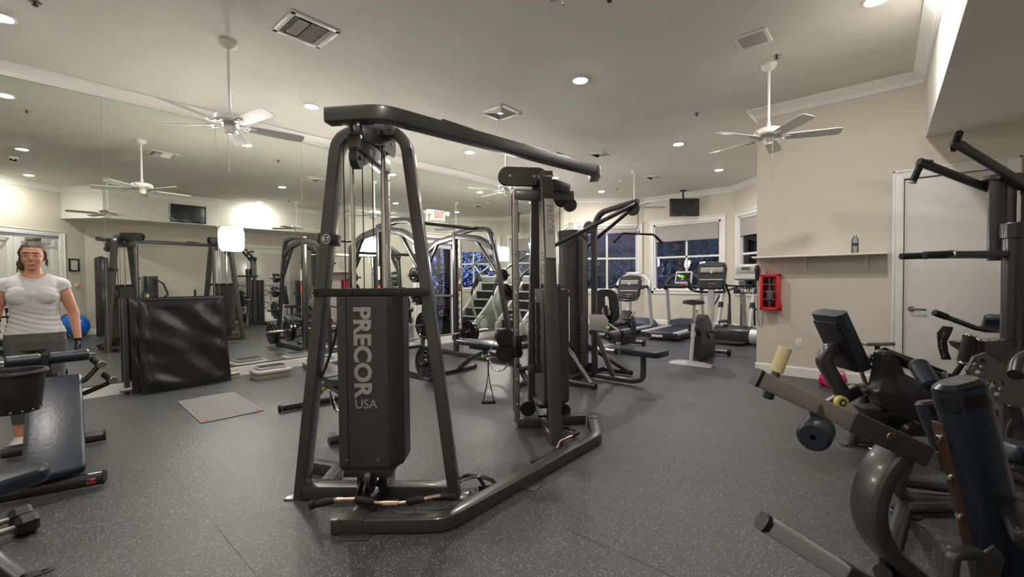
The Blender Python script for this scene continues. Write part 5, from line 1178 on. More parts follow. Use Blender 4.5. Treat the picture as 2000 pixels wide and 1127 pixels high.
# tall pad: upholstery with a metal backing board and bolts
pa, pb = W(1.80, 1.74, .90), W(2.03, 1.74, .04); pd = (pb-pa).normalized(); pn_ = (r0-pd*r0.dot(pd)).normalized()
mb = MB(); mb.sweep([pa, pa+pd*.45, pb], rrect(.11, .185, .05, 5), up=pn_); lc.part('tall_pad', mb, 'navy_vinyl')
lc.part('pad_hood', MB().sweep([pa-pd*.025, pa-pd*.01, pa+pd*.075], rrect(.11, .185, .05, 5), up=pn_, scale=[.72, .97, 1.05]), 'vinyl')
bk = lc.part('backing_board', MB().bar(pa+pd*.14-pn_*.088+f0*.035, pb-pn_*.088+f0*.035, .05, .016, up=pn_), 'bronze')
for k in range(4): q = pa+pd*(.20+.17*k)-pn_*.094+f0*.03; lc.part('board_bolt', MB().cyl(q, q-pn_*.018, .013, 10, bev=.003), 'chrome', under=bk)
lc.part('thigh_roller', MB().cyl(W(1.93, 2.02, .76), W(1.97, 1.97, .55), .042, 18, bev=.012), 'navy_vinyl')
lc.part('shoulder_roller', MB().cyl(W(1.85, 1.98, .95), W(1.83, 1.88, .86), .038, 18, bev=.012), 'navy_vinyl')
mb = MB(); mb.prism([(-.12, -.16), (.40, -.2), (.40, .2), (-.12, .16)], .09, W(2.42, 2.12, .49), (r0*.97-Z3*.24), f0, bev=.03, seg=3); lc.part('seat_pad', mb, 'navy_vinyl')
lc.part('seat_frame', MB().rtube([W(2.35, 2.12, .40), W(2.60, 2.12, .30), W(2.62, 2.12, .03)], .07, .06, .012, fil=.06), 'charcoal')
lc.part('rear_post', MB().tube([W(2.00, 2.0, .56), W(2.26, 2.43, .40), W(2.18, 2.45, .14), W(2.25, 2.45, .07), W(2.60, 2.44, .05), W(2.75, 2.42, .05)], .036, 14, fil=.08), 'graphite')
lc.part('base_tube', MB().tube([W(2.24, 2.50, .15), W(2.70, 2.47, .10)], .032, 14), 'graphite'); lc.part('base_tube', MB().tube([W(1.62, 1.88, .04), W(2.2, 2.42, .04), W(2.75, 2.42, .04)], .035, 14, fil=.1), 'graphite')
lc.part('foot_pad', MB().cyl(W(2.21, 2.42, 0), W(2.21, 2.42, .018), .07, 20, bev=.004), 'charcoal')
lc.part('link_plate', MB().prism([(-.02, -.16), (.06, -.17), (.10, .02), (.06, .07), (.02, .04), (-.01, .0)], .012, W(1.80, 1.66, .23), r0, Z3, bev=.003), 'graphite')
lc.part('link_tube', MB().rtube([W(1.80, 1.66, .27), W(1.70, 1.66, .27), W(1.67, 1.66, .02)], .05, .04, .012, fil=.03), 'graphite')
# ---- leg extension behind it
le = T('leg_extension_machine', 'black leg extension machine with an upright navy back pad and round cutout cam plate', 'leg machine', W(2.9, 3.1, 0), world=True)
ba_, bb_ = W(2.41, 3.30, 1.07), W(2.60, 3.30, .66); bd_ = (bb_-ba_).normalized(); bn_ = (r0-bd_*r0.dot(bd_)).normalized()
mb = MB(); mb.sweep([ba_-bd_*.0, bb_], rrect(.30, .10, .04, 4), up=bn_); b0_ = le.part('back_pad', mb, 'navy_vinyl')
le.part('pad_board', MB().bar(ba_+bd_*.05-bn_*.057, bb_-bn_*.057, .24, .016, up=bn_), 'black', under=b0_)
le.part('back_support', MB().rtube([W(2.52, 3.30, .80), W(2.42, 3.30, .79), W(2.37, 3.30, .70), W(2.52, 3.30, .45)], .10, .075, .02, fil=.06, up=f0), 'graphite')
le.part('adjust_strut', MB().rtube([W(2.54, 3.22, .80), W(2.66, 3.22, .46)], .03, .02, .005), 'chrome')
le.part('pivot_beam', MB().rtube([W(2.34, 3.28, .33), W(2.70, 3.28, .52)], .055, .085, .008), 'charcoal'); le.part('pivot_block', MB().rtube([W(2.62, 3.25, .49), W(2.74, 3.25, .553)], .07, .09, .006), 'brushed')
bg_ = le.part('pivot_badge', MB().cyl(W(2.45, 3.24, .405), W(2.45, 3.20, .405), .048, 24, bev=.006), 'yellow'); le.part('badge_mark', MB().ring(W(2.45, 3.198, .405), f0, .022, .006, 16, 5), 'black', under=bg_)
le.part('seat_tube', MB().tube([W(2.62, 3.2, .52), W(2.70, 3.2, .45), W(2.82, 3.2, .43), W(3.02, 3.2, .53)], .036, 14, fil=.1), 'charcoal')
bg_ = le.part('pivot_badge', MB().cyl(W(2.91, 3.12, .505), W(2.91, 3.07, .505), .046, 24, bev=.006), 'yellow'); le.part('badge_mark', MB().ring(W(2.91, 3.068, .505), f0, .024, .006, 16, 5).cyl(W(2.91, 3.07, .505), W(2.91, 3.06, .505), .01, 10), 'black', under=bg_)
mb = MB(); mb.prism([(2.62, .79), (2.64, .815), (2.69, .81), (2.71, .74), (2.76, .64), (2.84, .60), (3.08, .54), (3.10, .41), (2.68, .375), (2.60, .43), (2.575, .52), (2.62, .60)], .10, f0*3.1, r0, Z3, bev=.015); le.part('lever_housing', mb, 'charcoal')
le.part('housing_bolt', MB().cyl(W(2.655, 3.05, .785), W(2.655, 3.04, .785), .014, 12), 'chrome')
le.part('lever_tube', MB().tube([W(2.66, 3.1, .79), W(3.08, 3.1, .625)], .045, 16), 'black_gloss')
le.part('lower_body', MB().prism([(2.60, .36), (3.10, .40), (3.15, .20), (2.95, .16), (2.72, .24)], .22, f0*3.22, r0, Z3, bev=.02), 'black')
le.part('tee_support', MB().rtube([W(2.86, 3.40, .40), W(2.87, 3.40, .80)], .035, .035, .008), 'graphite'); le.part('tee_plate', MB().box(W(2.86, 3.40, .815), (.22, .10, .03), rot=math.atan2(r0.y, r0.x), bev=.006), 'brushed'); le.part('lock_knob', MB().ball(W(2.80, 3.36, .70), .036, 14), 'black_gloss')
le.part('front_leg', MB().tube([W(2.78, 3.40, .46), W(2.77, 3.40, .32), W(2.70, 3.43, .02)], .036, 14, fil=.05), 'graphite'); le.part('foot_plate', MB().prism(rrect(.22, .08, .035, 4), .012, W(2.72, 3.43, .006), r0, f0), 'graphite')
le.part('foot_plate', MB().cyl(W(2.84, 3.35, 0), W(2.84, 3.35, .014), .085, 22, bev=.004), 'steel'); le.part('floor_tube', MB().tube([W(2.72, 3.42, .05), W(3.05, 3.3, .05), W(3.30, 3.2, .05)], .034, 12, fil=.1), 'graphite'); le.part('rear_leg', MB().tube([W(2.98, 3.2, .20), W(2.94, 3.24, .02)], .036, 12), 'graphite'); le.part('counter_disc', MB().cyl(W(2.80, 3.05, .25), W(2.80, 2.99, .25), .085, 24, bev=.02), 'black_gloss')
for (u0_, z0_), (u1_, z1_) in (((2.917, .775), (2.957, .955)), ((3.0, .755), (3.022, .925))):
    a, b_ = W(u0_, 2.8, z0_), W(u1_, 2.8, z1_); d_ = (b_-a).normalized()
    le.part('hand_grip', MB().cyl(a, b_, .030, 16, bev=.004), 'rubber')
    for q in (a, b_): le.part('grip_collar', MB().cyl(q-d_*.008, q+d_*.008, .037, 18, bev=.004), 'chrome')
le.part('grip_stem', MB().tube([W(2.90, 2.85, .66), W(2.917, 2.8, .775)], .016, 10).tube([W(2.98, 2.85, .64), W(3.0, 2.8, .76)], .016, 10).bar(W(2.86, 2.86, .68), W(3.03, 2.86, .62), .05, .05), 'charcoal')
# cam plate with slotted round cutouts
poly = [(-.24, .06), (-.20, .14), (-.13, .165), (-.04, .10), (.04, .09), (.12, .12), (.22, .14), (.34, .12), (.34, -.12), (.20, -.16), (.06, -.17), (-.05, -.13), (-.12, -.06), (-.20, -.02)]
cam_ = MB().prism(poly, .016, W(2.97, 2.60, .715), r0, Z3); slots = MB(); HUBS = ((2.915, .665), (3.08, .76), (2.80, .80))
for cu, cz in HUBS:
    for k in range(3):
        a0 = PI/2+.25+k*2*PI/3; arc = [(math.cos(a0+.2+t*1.45/6), math.sin(a0+.2+t*1.45/6)) for t in range(7)]
        slots.prism([(x*.05, y*.05) for x, y in arc]+[(x*.026, y*.026) for x, y in arc[::-1]], .08, W(cu, 2.60, cz), r0, Z3)
cp_ = le.part('cam_plate', cut(cam_, slots), 'graphite')
for cu, cz in HUBS: le.part('cam_bolt', MB().cyl(W(cu, 2.592, cz), W(cu, 2.584, cz), .008, 10), 'chrome', under=cp_)
se = le.part('number_sector', MB().prism([(-.02, .05), (.02, .10), (.10, .09), (.09, .06), (.05, -.02), (.06, -.10), (.09, -.16), (.02, -.16), (-.01, -.06)], .012, W(3.26, 3.3, .86), r0, Z3, bev=.003), 'charcoal')
for k, ch in enumerate('2345678'): le.part('number', text_mesh(MB(), ch, .032, W(3.285-.022*math.sin(k*.5), 3.292, .735+.028*k), r0, Z3, .001), 'decal', under=se)
le.part('counterweight_tank', MB().prism([(3.10, .88), (3.46, .90), (3.46, .62), (3.36, .63), (3.28, .76), (3.14, .83)], .16, f0*3.02, r0, Z3, bev=.02), 'black_gloss')
le.part('side_handle', MB().tube([W(3.03, 3.1, 1.075), W(3.10, 3.1, 1.05), W(3.32, 3.1, .965), W(3.42, 3.1, .95)], .018, 12), 'charcoal'); le.part('side_grip', MB().cyl(W(3.02, 3.1, 1.08), W(3.11, 3.1, 1.047), .023, 14, bev=.004), 'rubber')
le.part('rear_frame', MB().rtube([W(3.30, 2.75, .62), W(3.24, 2.80, .35), W(3.24, 2.85, .02)], .05, .04, .012).rtube([W(3.05, 2.62, .56), W(3.14, 2.66, .40), W(3.20, 2.70, .02)], .06, .05, .012, fil=.1), 'graphite')
# ---- assisted chin-dip tower
ct = T('chin_dip_tower', 'tall charcoal chin-up and dip tower with angled overhead arms beside the door', 'multi gym', W(3.62, 3.15, 0), world=True)
ct.part('round_column', MB().cyl(W(3.585, 3.10, .03), W(3.585, 3.10, 1.70), .062, 24, bev=.004), 'charcoal'); ct.part('column_collar', MB().cyl(W(3.585, 3.10, 1.60), W(3.585, 3.10, 1.715), .072, 24, bev=.008), 'charcoal')
ct.part('flat_column', MB().rtube([W(3.59, 3.22, 1.45), W(3.59, 3.22, 2.05)], .09, .07, .012), 'charcoal'); ct.part('flat_column', MB().rtube([W(3.72, 3.22, .03), W(3.72, 3.22, 2.06)], .11, .09, .015), 'charcoal')
ct.part('guide_rod', MB().cyl(W(3.655, 3.14, .2), W(3.655, 3.14, 1.95), .013, 10), 'chrome'); ct.part('top_cap', MB().box(W(3.66, 3.22, 2.06), (.24, .14, .05), rot=math.atan2(r0.y, r0.x), bev=.012), 'charcoal')
for a, b_, dz in (((3.74, 3.12, 1.95), (3.14, 3.10, 2.295), 0), ((3.66, 3.30, 1.98), (3.085, 3.30, 2.205), 0)):
    ct.part('overhead_arm', MB().rtube([W(*a), W(*b_)], .045, .058, .016), 'charcoal')
for a, b_ in (((3.10, 3.02, 2.33), (3.205, 3.16, 2.262)), ((3.20, 3.10, 2.275), (3.34, 3.20, 2.28)), ((3.10, 3.30, 2.19), (3.06, 3.32, 2.06)), ((3.13, 3.30, 2.20), (3.26, 3.40, 2.225))):
    q, w_ = W(*a), W(*b_); ct.part('chin_grip', MB().cyl(q, w_, .023, 14, bev=.004), 'rubber'); d_ = (w_-q).normalized(); ct.part('grip_cap', MB().cyl(w_, w_+d_*.012, .025, 14, bev=.003), 'steel')
for dd, u_ in ((3.10, 2.945), (3.32, 2.975)):
    ct.part('dip_arm', MB().rtube([W(3.60, dd, 1.495), W(u_+.16, dd, 1.495)], .045, .045, .012), 'charcoal'); ct.part('dip_grip', MB().cyl(W(u_, dd, 1.492), W(u_+.19, dd, 1.497), .025, 14, bev=.004), 'rubber'); ct.part('grip_collar', MB().cyl(W(u_+.185, dd, 1.497), W(u_+.20, dd, 1.497), .03, 14, bev=.003), 'chrome')
ct.part('crossbar', MB().rtube([W(3.62, 3.05, 1.495), W(3.62, 3.36, 1.495)], .05, .05, .01), 'charcoal'); ct.part('base_beam', MB().rtube([W(3.52, 3.15, .05), W(4.0, 3.15, .05)], .09, .08, .012), 'charcoal'); ct.part('foot_bar', MB().rtube([W(3.62, 2.85, .045), W(3.62, 3.6, .045)], .08, .08, .012), 'charcoal')
ct.part('stack_tower', MB().prism(rrect(.34, .30, .05, 3), 1.35, W(3.95, 3.2, .70), r0, f0), 'charcoal')
lb_ = ct.part('exercise_chart', MB().box(W(3.66, 3.02, .95), (.10, .006, .46), rot=math.atan2(r0.y, r0.x)), 'paper', smooth=0); mb = MB()
for k in range(12): mb.box(W(3.655, 3.015, 1.15-.036*k), (.075, .004, .016), rot=math.atan2(r0.y, r0.x))
ct.part('chart_print', mb, 'label_grey', under=lb_, smooth=0)
# ================================================================ machines along the back wall, seen in the mirror
bt = T('chest_press_machine', 'charcoal chest press machine with a black seat by the back wall', 'weight machine', (2.45, -1.0, 0)); 
bt.part('stack_tower', MB().prism(rrect(.30, .36, .06, 3), 1.45, (0, -.18, .78), X3, Y3), 'charcoal'); bt.part('base_beam', MB().rtube([(-.1, -.2, .05), (-.1, .75, .05)], .08, .08, .012), 'charcoal'); bt.part('base_beam', MB().rtube([(-.45, .1, .05), (.35, .1, .05)], .07, .07, .012), 'charcoal')
bt.part('seat_post', MB().rtube([(-.1, .5, .05), (-.1, .5, .42)], .06, .06, .01), 'charcoal'); bt.part('seat_pad', MB().box((-.1, .5, .46), (.32, .36, .08), bev=.03, seg=3), 'vinyl'); bt.part('back_pad', MB().box((-.1, .28, .80), (.30, .09, .60), bev=.03, seg=3), 'vinyl')
for s in (-1, 1): bt.part('press_arm', MB().tube([(-.1+s*.14, .02, 1.45), (-.1+s*.32, .2, 1.3), (-.1+s*.34, .6, 1.0), (-.1+s*.25, .62, .95)], .024, 10, fil=.1), 'charcoal')
bt2 = T('arm_curl_machine', 'black arm curl machine with a sloped pad in front of the back doors', 'weight machine', (6.25, -.95, 0))
bt2.part('stack_tower', MB().prism(rrect(.34, .30, .06, 3), 1.30, (.25, -.25, .70), X3, Y3), 'charcoal'); bt2.part('base_beam', MB().rtube([(-.4, 0, .05), (.5, 0, .05)], .08, .08, .012), 'charcoal'); bt2.part('base_beam', MB().rtube([(-.2, -.35, .05), (-.2, .35, .05)], .08, .08, .012), 'charcoal')
bt2.part('seat_post', MB().rtube([(-.2, 0, .05), (-.2, 0, .45)], .07, .07, .01), 'charcoal'); bt2.part('seat_pad', MB().box((-.2, 0, .49), (.36, .32, .08), bev=.03, seg=3), 'navy_vinyl'); bt2.part('back_pad', MB().box((-.42, 0, .88), (.10, .34, .62), rot=Matrix.Rotation(-.15, 3, 'Y'), bev=.035, seg=3), 'navy_vinyl'); bt2.part('arm_pad', MB().box((.10, 0, .86), (.32, .5, .08), rot=Matrix.Rotation(.5, 3, 'Y'), bev=.03, seg=3), 'navy_vinyl'); bt2.part('pad_post', MB().rtube([(.1, 0, .05), (.1, 0, .80)], .06, .06, .01), 'charcoal')
# ================================================================ THE PERSON
def eval_mesh(mb, voxel, smooth_it=6):
    o = mkobj('tmp', mb, None, 0); m1 = o.modifiers.new('r', 'REMESH'); m1.mode = 'VOXEL'; m1.voxel_size = voxel
    m2 = o.modifiers.new('s', 'SMOOTH'); m2.factor = .5; m2.iterations = smooth_it
    me = bpy.data.meshes.new_from_object(o.evaluated_get(bpy.context.evaluated_depsgraph_get())); old = o.data; bpy.data.objects.remove(o); bpy.data.meshes.remove(old); return me
def ell_loft(mb, rings, n=24):      # rings: (cx, cy, cz, rx, ry)
    return mb.loft([[V((cx+rx*math.cos(2*PI*k/n), cy+ry*math.sin(2*PI*k/n), cz)) for k in range(n)] for cx, cy, cz, rx, ry in rings])
def limb(mb, pts, rs, n=12):
    P_ = fillet(pts, .06, 4); tot = [0]
    for a, b in zip(P_, P_[1:]): tot.append(tot[-1]+(b-a).length)
    base = [0]
    for a, b in zip(pts, pts[1:]): base.append(base[-1]+(V(b)-V(a)).length)
    sc = []
    for s_ in tot:
        s_ = min(s_/tot[-1]*base[-1], base[-1]); i = max(j for j in range(len(base)) if base[j] <= s_+1e-9); i = min(i, len(base)-2)
        sc.append(rs[i]+(rs[i+1]-rs[i])*(s_-base[i])/(base[i+1]-base[i]))
    mb.sweep(P_, circ(1, n), scale=sc); mb.ball(P_[0], rs[0], 12); mb.ball(P_[-1], rs[-1], 12); return mb
TORSO = [(0, .005, .80, .13, .10), (0, .014, .87, .178, .118), (0, .014, .93, .174, .116), (0, .008, 1.01, .148, .102), (0, 0, 1.09, .130, .094), (0, -.01, 1.18, .140, .106), (0, -.018, 1.255, .150, .116), (0, -.006, 1.32, .152, .098), (0, .003, 1.365, .142, .078), (0, .008, 1.395, .11, .062), (0, .008, 1.42, .066, .052)]
ARM = [[V((s*.160, .005, 1.335)), V((s*.228, .02, 1.085)), V((s*.252, -.035, .865))] for s in (-1, 1)]
def hand(mb, s):
    w = V((s*.252, -.035, .865)); mb.ball(w+V((0, -.005, -.05)), (.018, .036, .048), 10)
    for k, (dy, L) in enumerate(((-.032, .062), (-.012, .072), (.010, .068), (.028, .055))):
        a = w+V((0, dy-.005, -.085)); limb(mb, [a, a+V((-s*.006, -.004, -L*.55)), a+V((-s*.022, -.006, -L))], [.0095, .009, .0075], 8)
    a = w+V((0, -.035, -.035)); limb(mb, [a, a+V((-s*.006, -.025, -.03)), a+V((-s*.014, -.030, -.062))], [.011, .0105, .009], 8)
mb = MB(); ell_loft(mb, TORSO); ell_loft(mb, [(0, .010, 1.37, .062, .056), (0, .008, 1.42, .054, .053), (0, .002, 1.48, .048, .052), (0, -.002, 1.55, .046, .052)])
for s, P_ in zip((-1, 1), ARM):
    limb(mb, P_, [.047, .037, .026]); hand(mb, s)
    limb(mb, [V((s*.034, .014, 1.445)), V((s*.10, .010, 1.378)), V((s*.150, .006, 1.345))], [.022, .028, .042], 12)
    mb.ball((s*.055, -.080, 1.245), (.085, .050, .075), 16)
    limb(mb, [V((s*.090, .012, .86)), V((s*.102, -.008, .48)), V((s*.105, .02, .08))], [.092, .056, .036], 14); limb(mb, [V((s*.105, .03, .045)), V((s*.112, -.05, .035)), V((s*.118, -.16, .03))], [.036, .036, .028], 10)
    mb.ball((s*.0065, -.0985, 1.5595), .0068, 8); mb.ball((s*.071, .012, 1.578), (.008, .017, .027), 10); mb.ball((s*.034, -.066, 1.560), (.020, .018, .022), 10)
# head: skull, tapering jaw, brow, nose, chin
mb.ball((0, .012, 1.612), (.071, .092, .090), 24)
ell_loft(mb, [(0, -.052, 1.482, .014, .014), (0, -.046, 1.490, .027, .028), (0, -.036, 1.508, .041, .044), (0, -.027, 1.535, .053, .059), (0, -.021, 1.565, .061, .069), (0, -.015, 1.60, .067, .077), (0, -.008, 1.635, .069, .083), (0, -.002, 1.66, .064, .080)])
limb(mb, [V((0, -.094, 1.600)), V((0, -.105, 1.572)), V((0, -.104, 1.562))], [.0065, .0085, .008], 10)
mb.ball((0, -.083, 1.5205), (.017, .011, .009), 10); mb.ball((0, -.071, 1.493), (.014, .012, .010), 10)
mb.tube([V((-.046, -.070, 1.621)), V((-.020, -.089, 1.622)), V((.020, -.089, 1.622)), V((.046, -.070, 1.621))], .0085, 10)
for v in mb.bm.verts:
    if v.co.z > 1.44: v.co.z -= .022
body = eval_mesh(mb, .0048, 3); body.materials.append(M('skin'))
for p in body.polygons: p.use_smooth = True
pe = bpy.data.objects.new('person', None); COL.objects.link(pe); pe.location = (.11, 5.36, 0); pe.rotation_euler = (0, 0, math.radians(-8)); pe['label'] = 'person in white t-shirt, grey leggings and black gloves standing behind the decline bench'; pe['category'] = 'person'
def wear(name, me, m, label=None, under=None):
    if isinstance(me, MB): o = mkobj(name, me, m, 50)
    else:
        if m and not me.materials: me.materials.append(M(m))
        for p in me.polygons: p.use_smooth = True
        me.name = name; o = bpy.data.objects.new(name, me); COL.objects.link(o)
    o.parent = under or pe
    if label: o['label'] = label
    if name in ('eye', 'eyebrow', 'lips', 'hair'): o.location.z = -.022
    return o
wear('body', body, 'skin')
def on_arm(p): return abs(p.x) > .152+max(0, 1.27-p.z)*.16 and p.z < 1.30 and p.z > .55
def garment(name, m, planes, keep, off, fold=None):
    b = bmesh.new(); b.from_mesh(body)
    for co, no in planes: bmesh.ops.bisect_plane(b, geom=b.verts[:]+b.edges[:]+b.faces[:], plane_co=co, plane_no=no, dist=1e-5)
    bmesh.ops.delete(b, geom=[f for f in b.faces if not keep(f.calc_center_median())], context='FACES')
    b.normal_update(); nr = [(v, v.normal.copy()) for v in b.verts]
    for v, n_ in nr: v.co += n_*(off+(fold(v.co) if fold else 0))
    bd = [e for e in b.edges if e.is_boundary]; r = bmesh.ops.extrude_edge_only(b, edges=bd)
    for v in [g for g in r['geom'] if isinstance(g, bmesh.types.BMVert)]: v.co -= v.normal*off*.9
    me = bpy.data.meshes.new(name); b.to_mesh(me); b.free(); return wear(name, me, m)
def folds(p):
    k = 1-min(1, abs(p.z-1.04)/.14); g = .0028*k*math.sin(p.z*150+6*math.sin(p.x*9+.6)+p.x*14)
    k2 = max(0, 1-abs(abs(p.x)-.13)/.06)*max(0, 1-abs(p.z-1.28)/.07); return g+.0028*k2*math.sin((p.z*2+abs(p.x))*75)+.0012*math.sin(p.z*45+p.x*22)
hem = lambda p: 1.285+.55*(abs(p.x)-.15)
garment('t_shirt', 'shirt', [((0, 0, .935), (0, .10, 1)), ((.15, 0, 1.285), (-.55, 0, 1)), ((-.15, 0, 1.285), (.55, 0, 1))],
        lambda p: p.z > .935-.10*p.y and not ((p.x/.080)**2+((p.y-.004)/.078)**2 < 1 and p.z > 1.30) and p.z < 1.44 and (p.z > hem(p) or not (abs(p.x) > .150+max(0, 1.27-p.z)*.16)), .009, folds)
garment('leggings', 'leggings', [((0, 0, .955), (0, 0, 1)), ((0, 0, .20), (0, 0, 1))], lambda p: .20 < p.z < .955 and abs(p.x) < .2 and not on_arm(p), .004)
for s in (-1, 1): garment('glove', 'black', [((0, 0, .875), (0, 0, 1)), ((0, 0, .768), (0, 0, 1))], lambda p, s=s: .768 < p.z < .875 and p.x*s > .20, .004)
from mathutils.bvhtree import BVHTree
_b = bmesh.new(); _b.from_mesh(body); tree_ = BVHTree.FromBMesh(_b); ring_ = []
for k in range(49):
    a = 2*PI*k/48; x, y = .080*math.cos(a), .004+.078*math.sin(a); h_ = tree_.ray_cast(V((x, y, 1.46)), V((0, 0, -1)))[0]
    ring_.append(V((x, y, (h_.z if h_ else 1.38)+.008)))
_b.free()
for _ in range(3): ring_ = [(ring_[i-1 if i else 47]+ring_[i]*2+ring_[(i+1) % 48])/4 for i in range(48)]
ring_.append(ring_[0].copy()); nk = MB(); nk.sweep(ring_, rrect(.014, .012, .005), caps=False); wear('neckband', nk, 'shirt')
for s in (-1, 1):
    mb = MB(); limb(mb, [V((s*.106, .045, .05)), V((s*.112, -.06, .045)), V((s*.120, -.17, .035))], [.047, .046, .038], 12); mb.ball((s*.106, .035, .085), (.044, .05, .04), 12)
    for v in mb.bm.verts: v.co.z = max(.012, v.co.z)
    sh_ = wear('sneaker', mb, 'shoe')
    mb = MB(); mb.prism([(s*.106-.046, .09), (s*.106+.046, .09), (s*.114+.05, -.08), (s*.122+.035, -.205), (s*.122-.035, -.205), (s*.114-.05, -.08)], .02, (0, 0, .010), X3, Y3, bev=.006); wear('sole', mb, 'white_plastic', under=sh_)
    mb = MB()
    for k in range(4): mb.tube([V((s*.113-.022, -.03-.025*k, .092-.006*k)), V((s*.113+.022, -.045-.025*k, .092-.006*k))], .003, 6)
    wear('laces', mb, 'white_plastic', under=sh_)
    mb = MB(); mb.ball((s*.0290, -.0815, 1.5955), (.0138, .0065, .0058), 14); e_ = wear('eye', mb, 'eye'); mb = MB(); mb.ball((s*.0282, -.0866, 1.5945), (.0054, .0020, .0052), 10); wear('iris', mb, 'hair', under=e_)
    mb = MB(); mb.tube([V((s*.0155, -.0835, 1.5965)), V((s*.0285, -.0892, 1.6005)), V((s*.0425, -.0795, 1.5965))], .0030, 8, fil=.01); wear('eyelid', mb, 'skin', under=e_)
    mb = MB(); mb.tube([V((s*.0155, -.0858, 1.5955)), V((s*.0285, -.0906, 1.5982)), V((s*.0430, -.0808, 1.5950))], .0011, 6, fil=.01); wear('lashes', mb, 'hair', under=e_)
    mb = MB(); mb.sweep([V((s*.013, -.0975, 1.617)), V((s*.028, -.0935, 1.6225)), V((s*.046, -.079, 1.6175))], rrect(.003, .0055, .001), up=Z3, scale=[1.0, 1.1, .5]); wear('eyebrow', mb, 'hair')
mb = MB(); mb.tube([V((-.0205, -.0885, 1.5225)), V((-.008, -.0955, 1.5252)), V((0, -.0958, 1.5244)), V((.008, -.0955, 1.5252)), V((.0205, -.0885, 1.5225))], .0026, 8); mb.tube([V((-.017, -.0895, 1.5195)), V((0, -.0945, 1.5175)), V((.017, -.0895, 1.5195))], .0032, 8); wear('lips', mb, 'lip')
# hair: drawn back from the forehead into a knot, loose curls at the ears
mb = MB(); mb.ball((0, .022, 1.622), (.086, .101, .092), 40)
for v in list(mb.bm.verts):
    x, y, z = v.co
    if y < -.012 and z < 1.664-abs(x)*.55: v.co.y = -.012; v.co.x *= .93
    v.co += (v.co-V((0, .02, 1.62))).normalized()*(.0022*math.sin(v.co.x*190+v.co.y*30)+random.uniform(-.0008, .0008))
mb.ball((0, .128, 1.60), (.04, .034, .045), 16); hr_ = wear('hair', mb, 'hair')
for s in (-1, 1):
    mb = MB()
    for k in range(3): mb.tube([V((s*(.058+.004*k), -.030+.01*k, 1.648)), V((s*.074, -.012+.01*k, 1.60)), V((s*(.074+.004*k), .004+.008*k, 1.56)), V((s*(.068+.006*k), .012+.008*k, 1.525-.008*k))], .0032, 6, fil=.03)
    wear('hair_strand', mb, 'hair', under=hr_)
# ================================================================ OUTSIDE
mb = MB(); mb.box((6, 6, -.16), (60, 60, .08)); solo('ground_outside', mb, 'patio', 'paved dusk-dark ground outside the building', kind='structure', smooth=0)
rl = T('balcony_railing', 'dark metal railing outside the glass exit door', 'railing', (6.2, 8.6, -.12), world=True)
for z in (1.02, .08): rl.part('rail', MB().bar((4.2, 8.6, z), (8.6, 8.6, z), .045, .04), 'black')
for k in range(40): rl.part('baluster', MB().bar((4.25+.11*k, 8.6, -.12), (4.25+.11*k, 8.6, 1.02), .018, .018, bev=0), 'black', smooth=0)
for x in (4.2, 6.4, 8.6): rl.part('post', MB().bar((x, 8.6, -.12), (x, 8.6, 1.06), .05, .05), 'black')
def palm(loc, h, lab, fr=16, L=1.7, seed=1):
    rnd = random.Random(seed); t = T('palm_tree', lab, 'palm', loc, group='palms outside the bay windows')
    prof = []
    for k in range(int(h/.12)): prof += [(.15, .12*k), (.175, .12*k+.09)]
    t.part('trunk', MB().lathe([(0, 0)]+prof+[(.12, h), (0, h)], n=12), 'trunk')
    for k in range(fr):
        a = 2*PI*k/fr+rnd.uniform(-.2, .2); e = rnd.uniform(-.35, .9); d = V((math.cos(a), math.sin(a), 0)); sd = V((-d.y, d.x, 0)); mb = MB(); pts = []
        for j in range(9): s = j/8; pts.append(V((0, 0, h))+d*(L*s*math.cos(e*.6))+Z3*(L*(math.sin(e)*s-.75*s*s)))
        mb.tube(pts, .012, 5)
        for j in range(1, 9):
            for q in (-1, 1):
                for f_ in (0, .5):
                    p = pts[j-1].lerp(pts[j], f_); tip = p+sd*q*(.42*(1-.5*j/9))+(pts[j]-pts[j-1]).normalized()*.22-Z3*.10; w = (pts[j]-pts[j-1]).normalized()*.022
                    mb.bm.faces.new([mb.bm.verts.new(x) for x in (p-w, p+w, tip)])
        t.part('frond', mb, 'leaf', smooth=0)
    return t
palm((14.3, 5.1, -.12), 3.0, 'palm with a thick trunk just outside the middle bay window', 18, 1.8, 3); palm((13.0, 7.9, -.12), 1.3, 'low palm outside the left bay window', 20, 1.9, 5); palm((16.2, 9.0, -.12), 2.3, 'taller palm further out beyond the left bay window', 16, 1.8, 8); palm((15.2, .2, -.12), 1.7, 'palm outside the right bay window', 18, 1.7, 9)
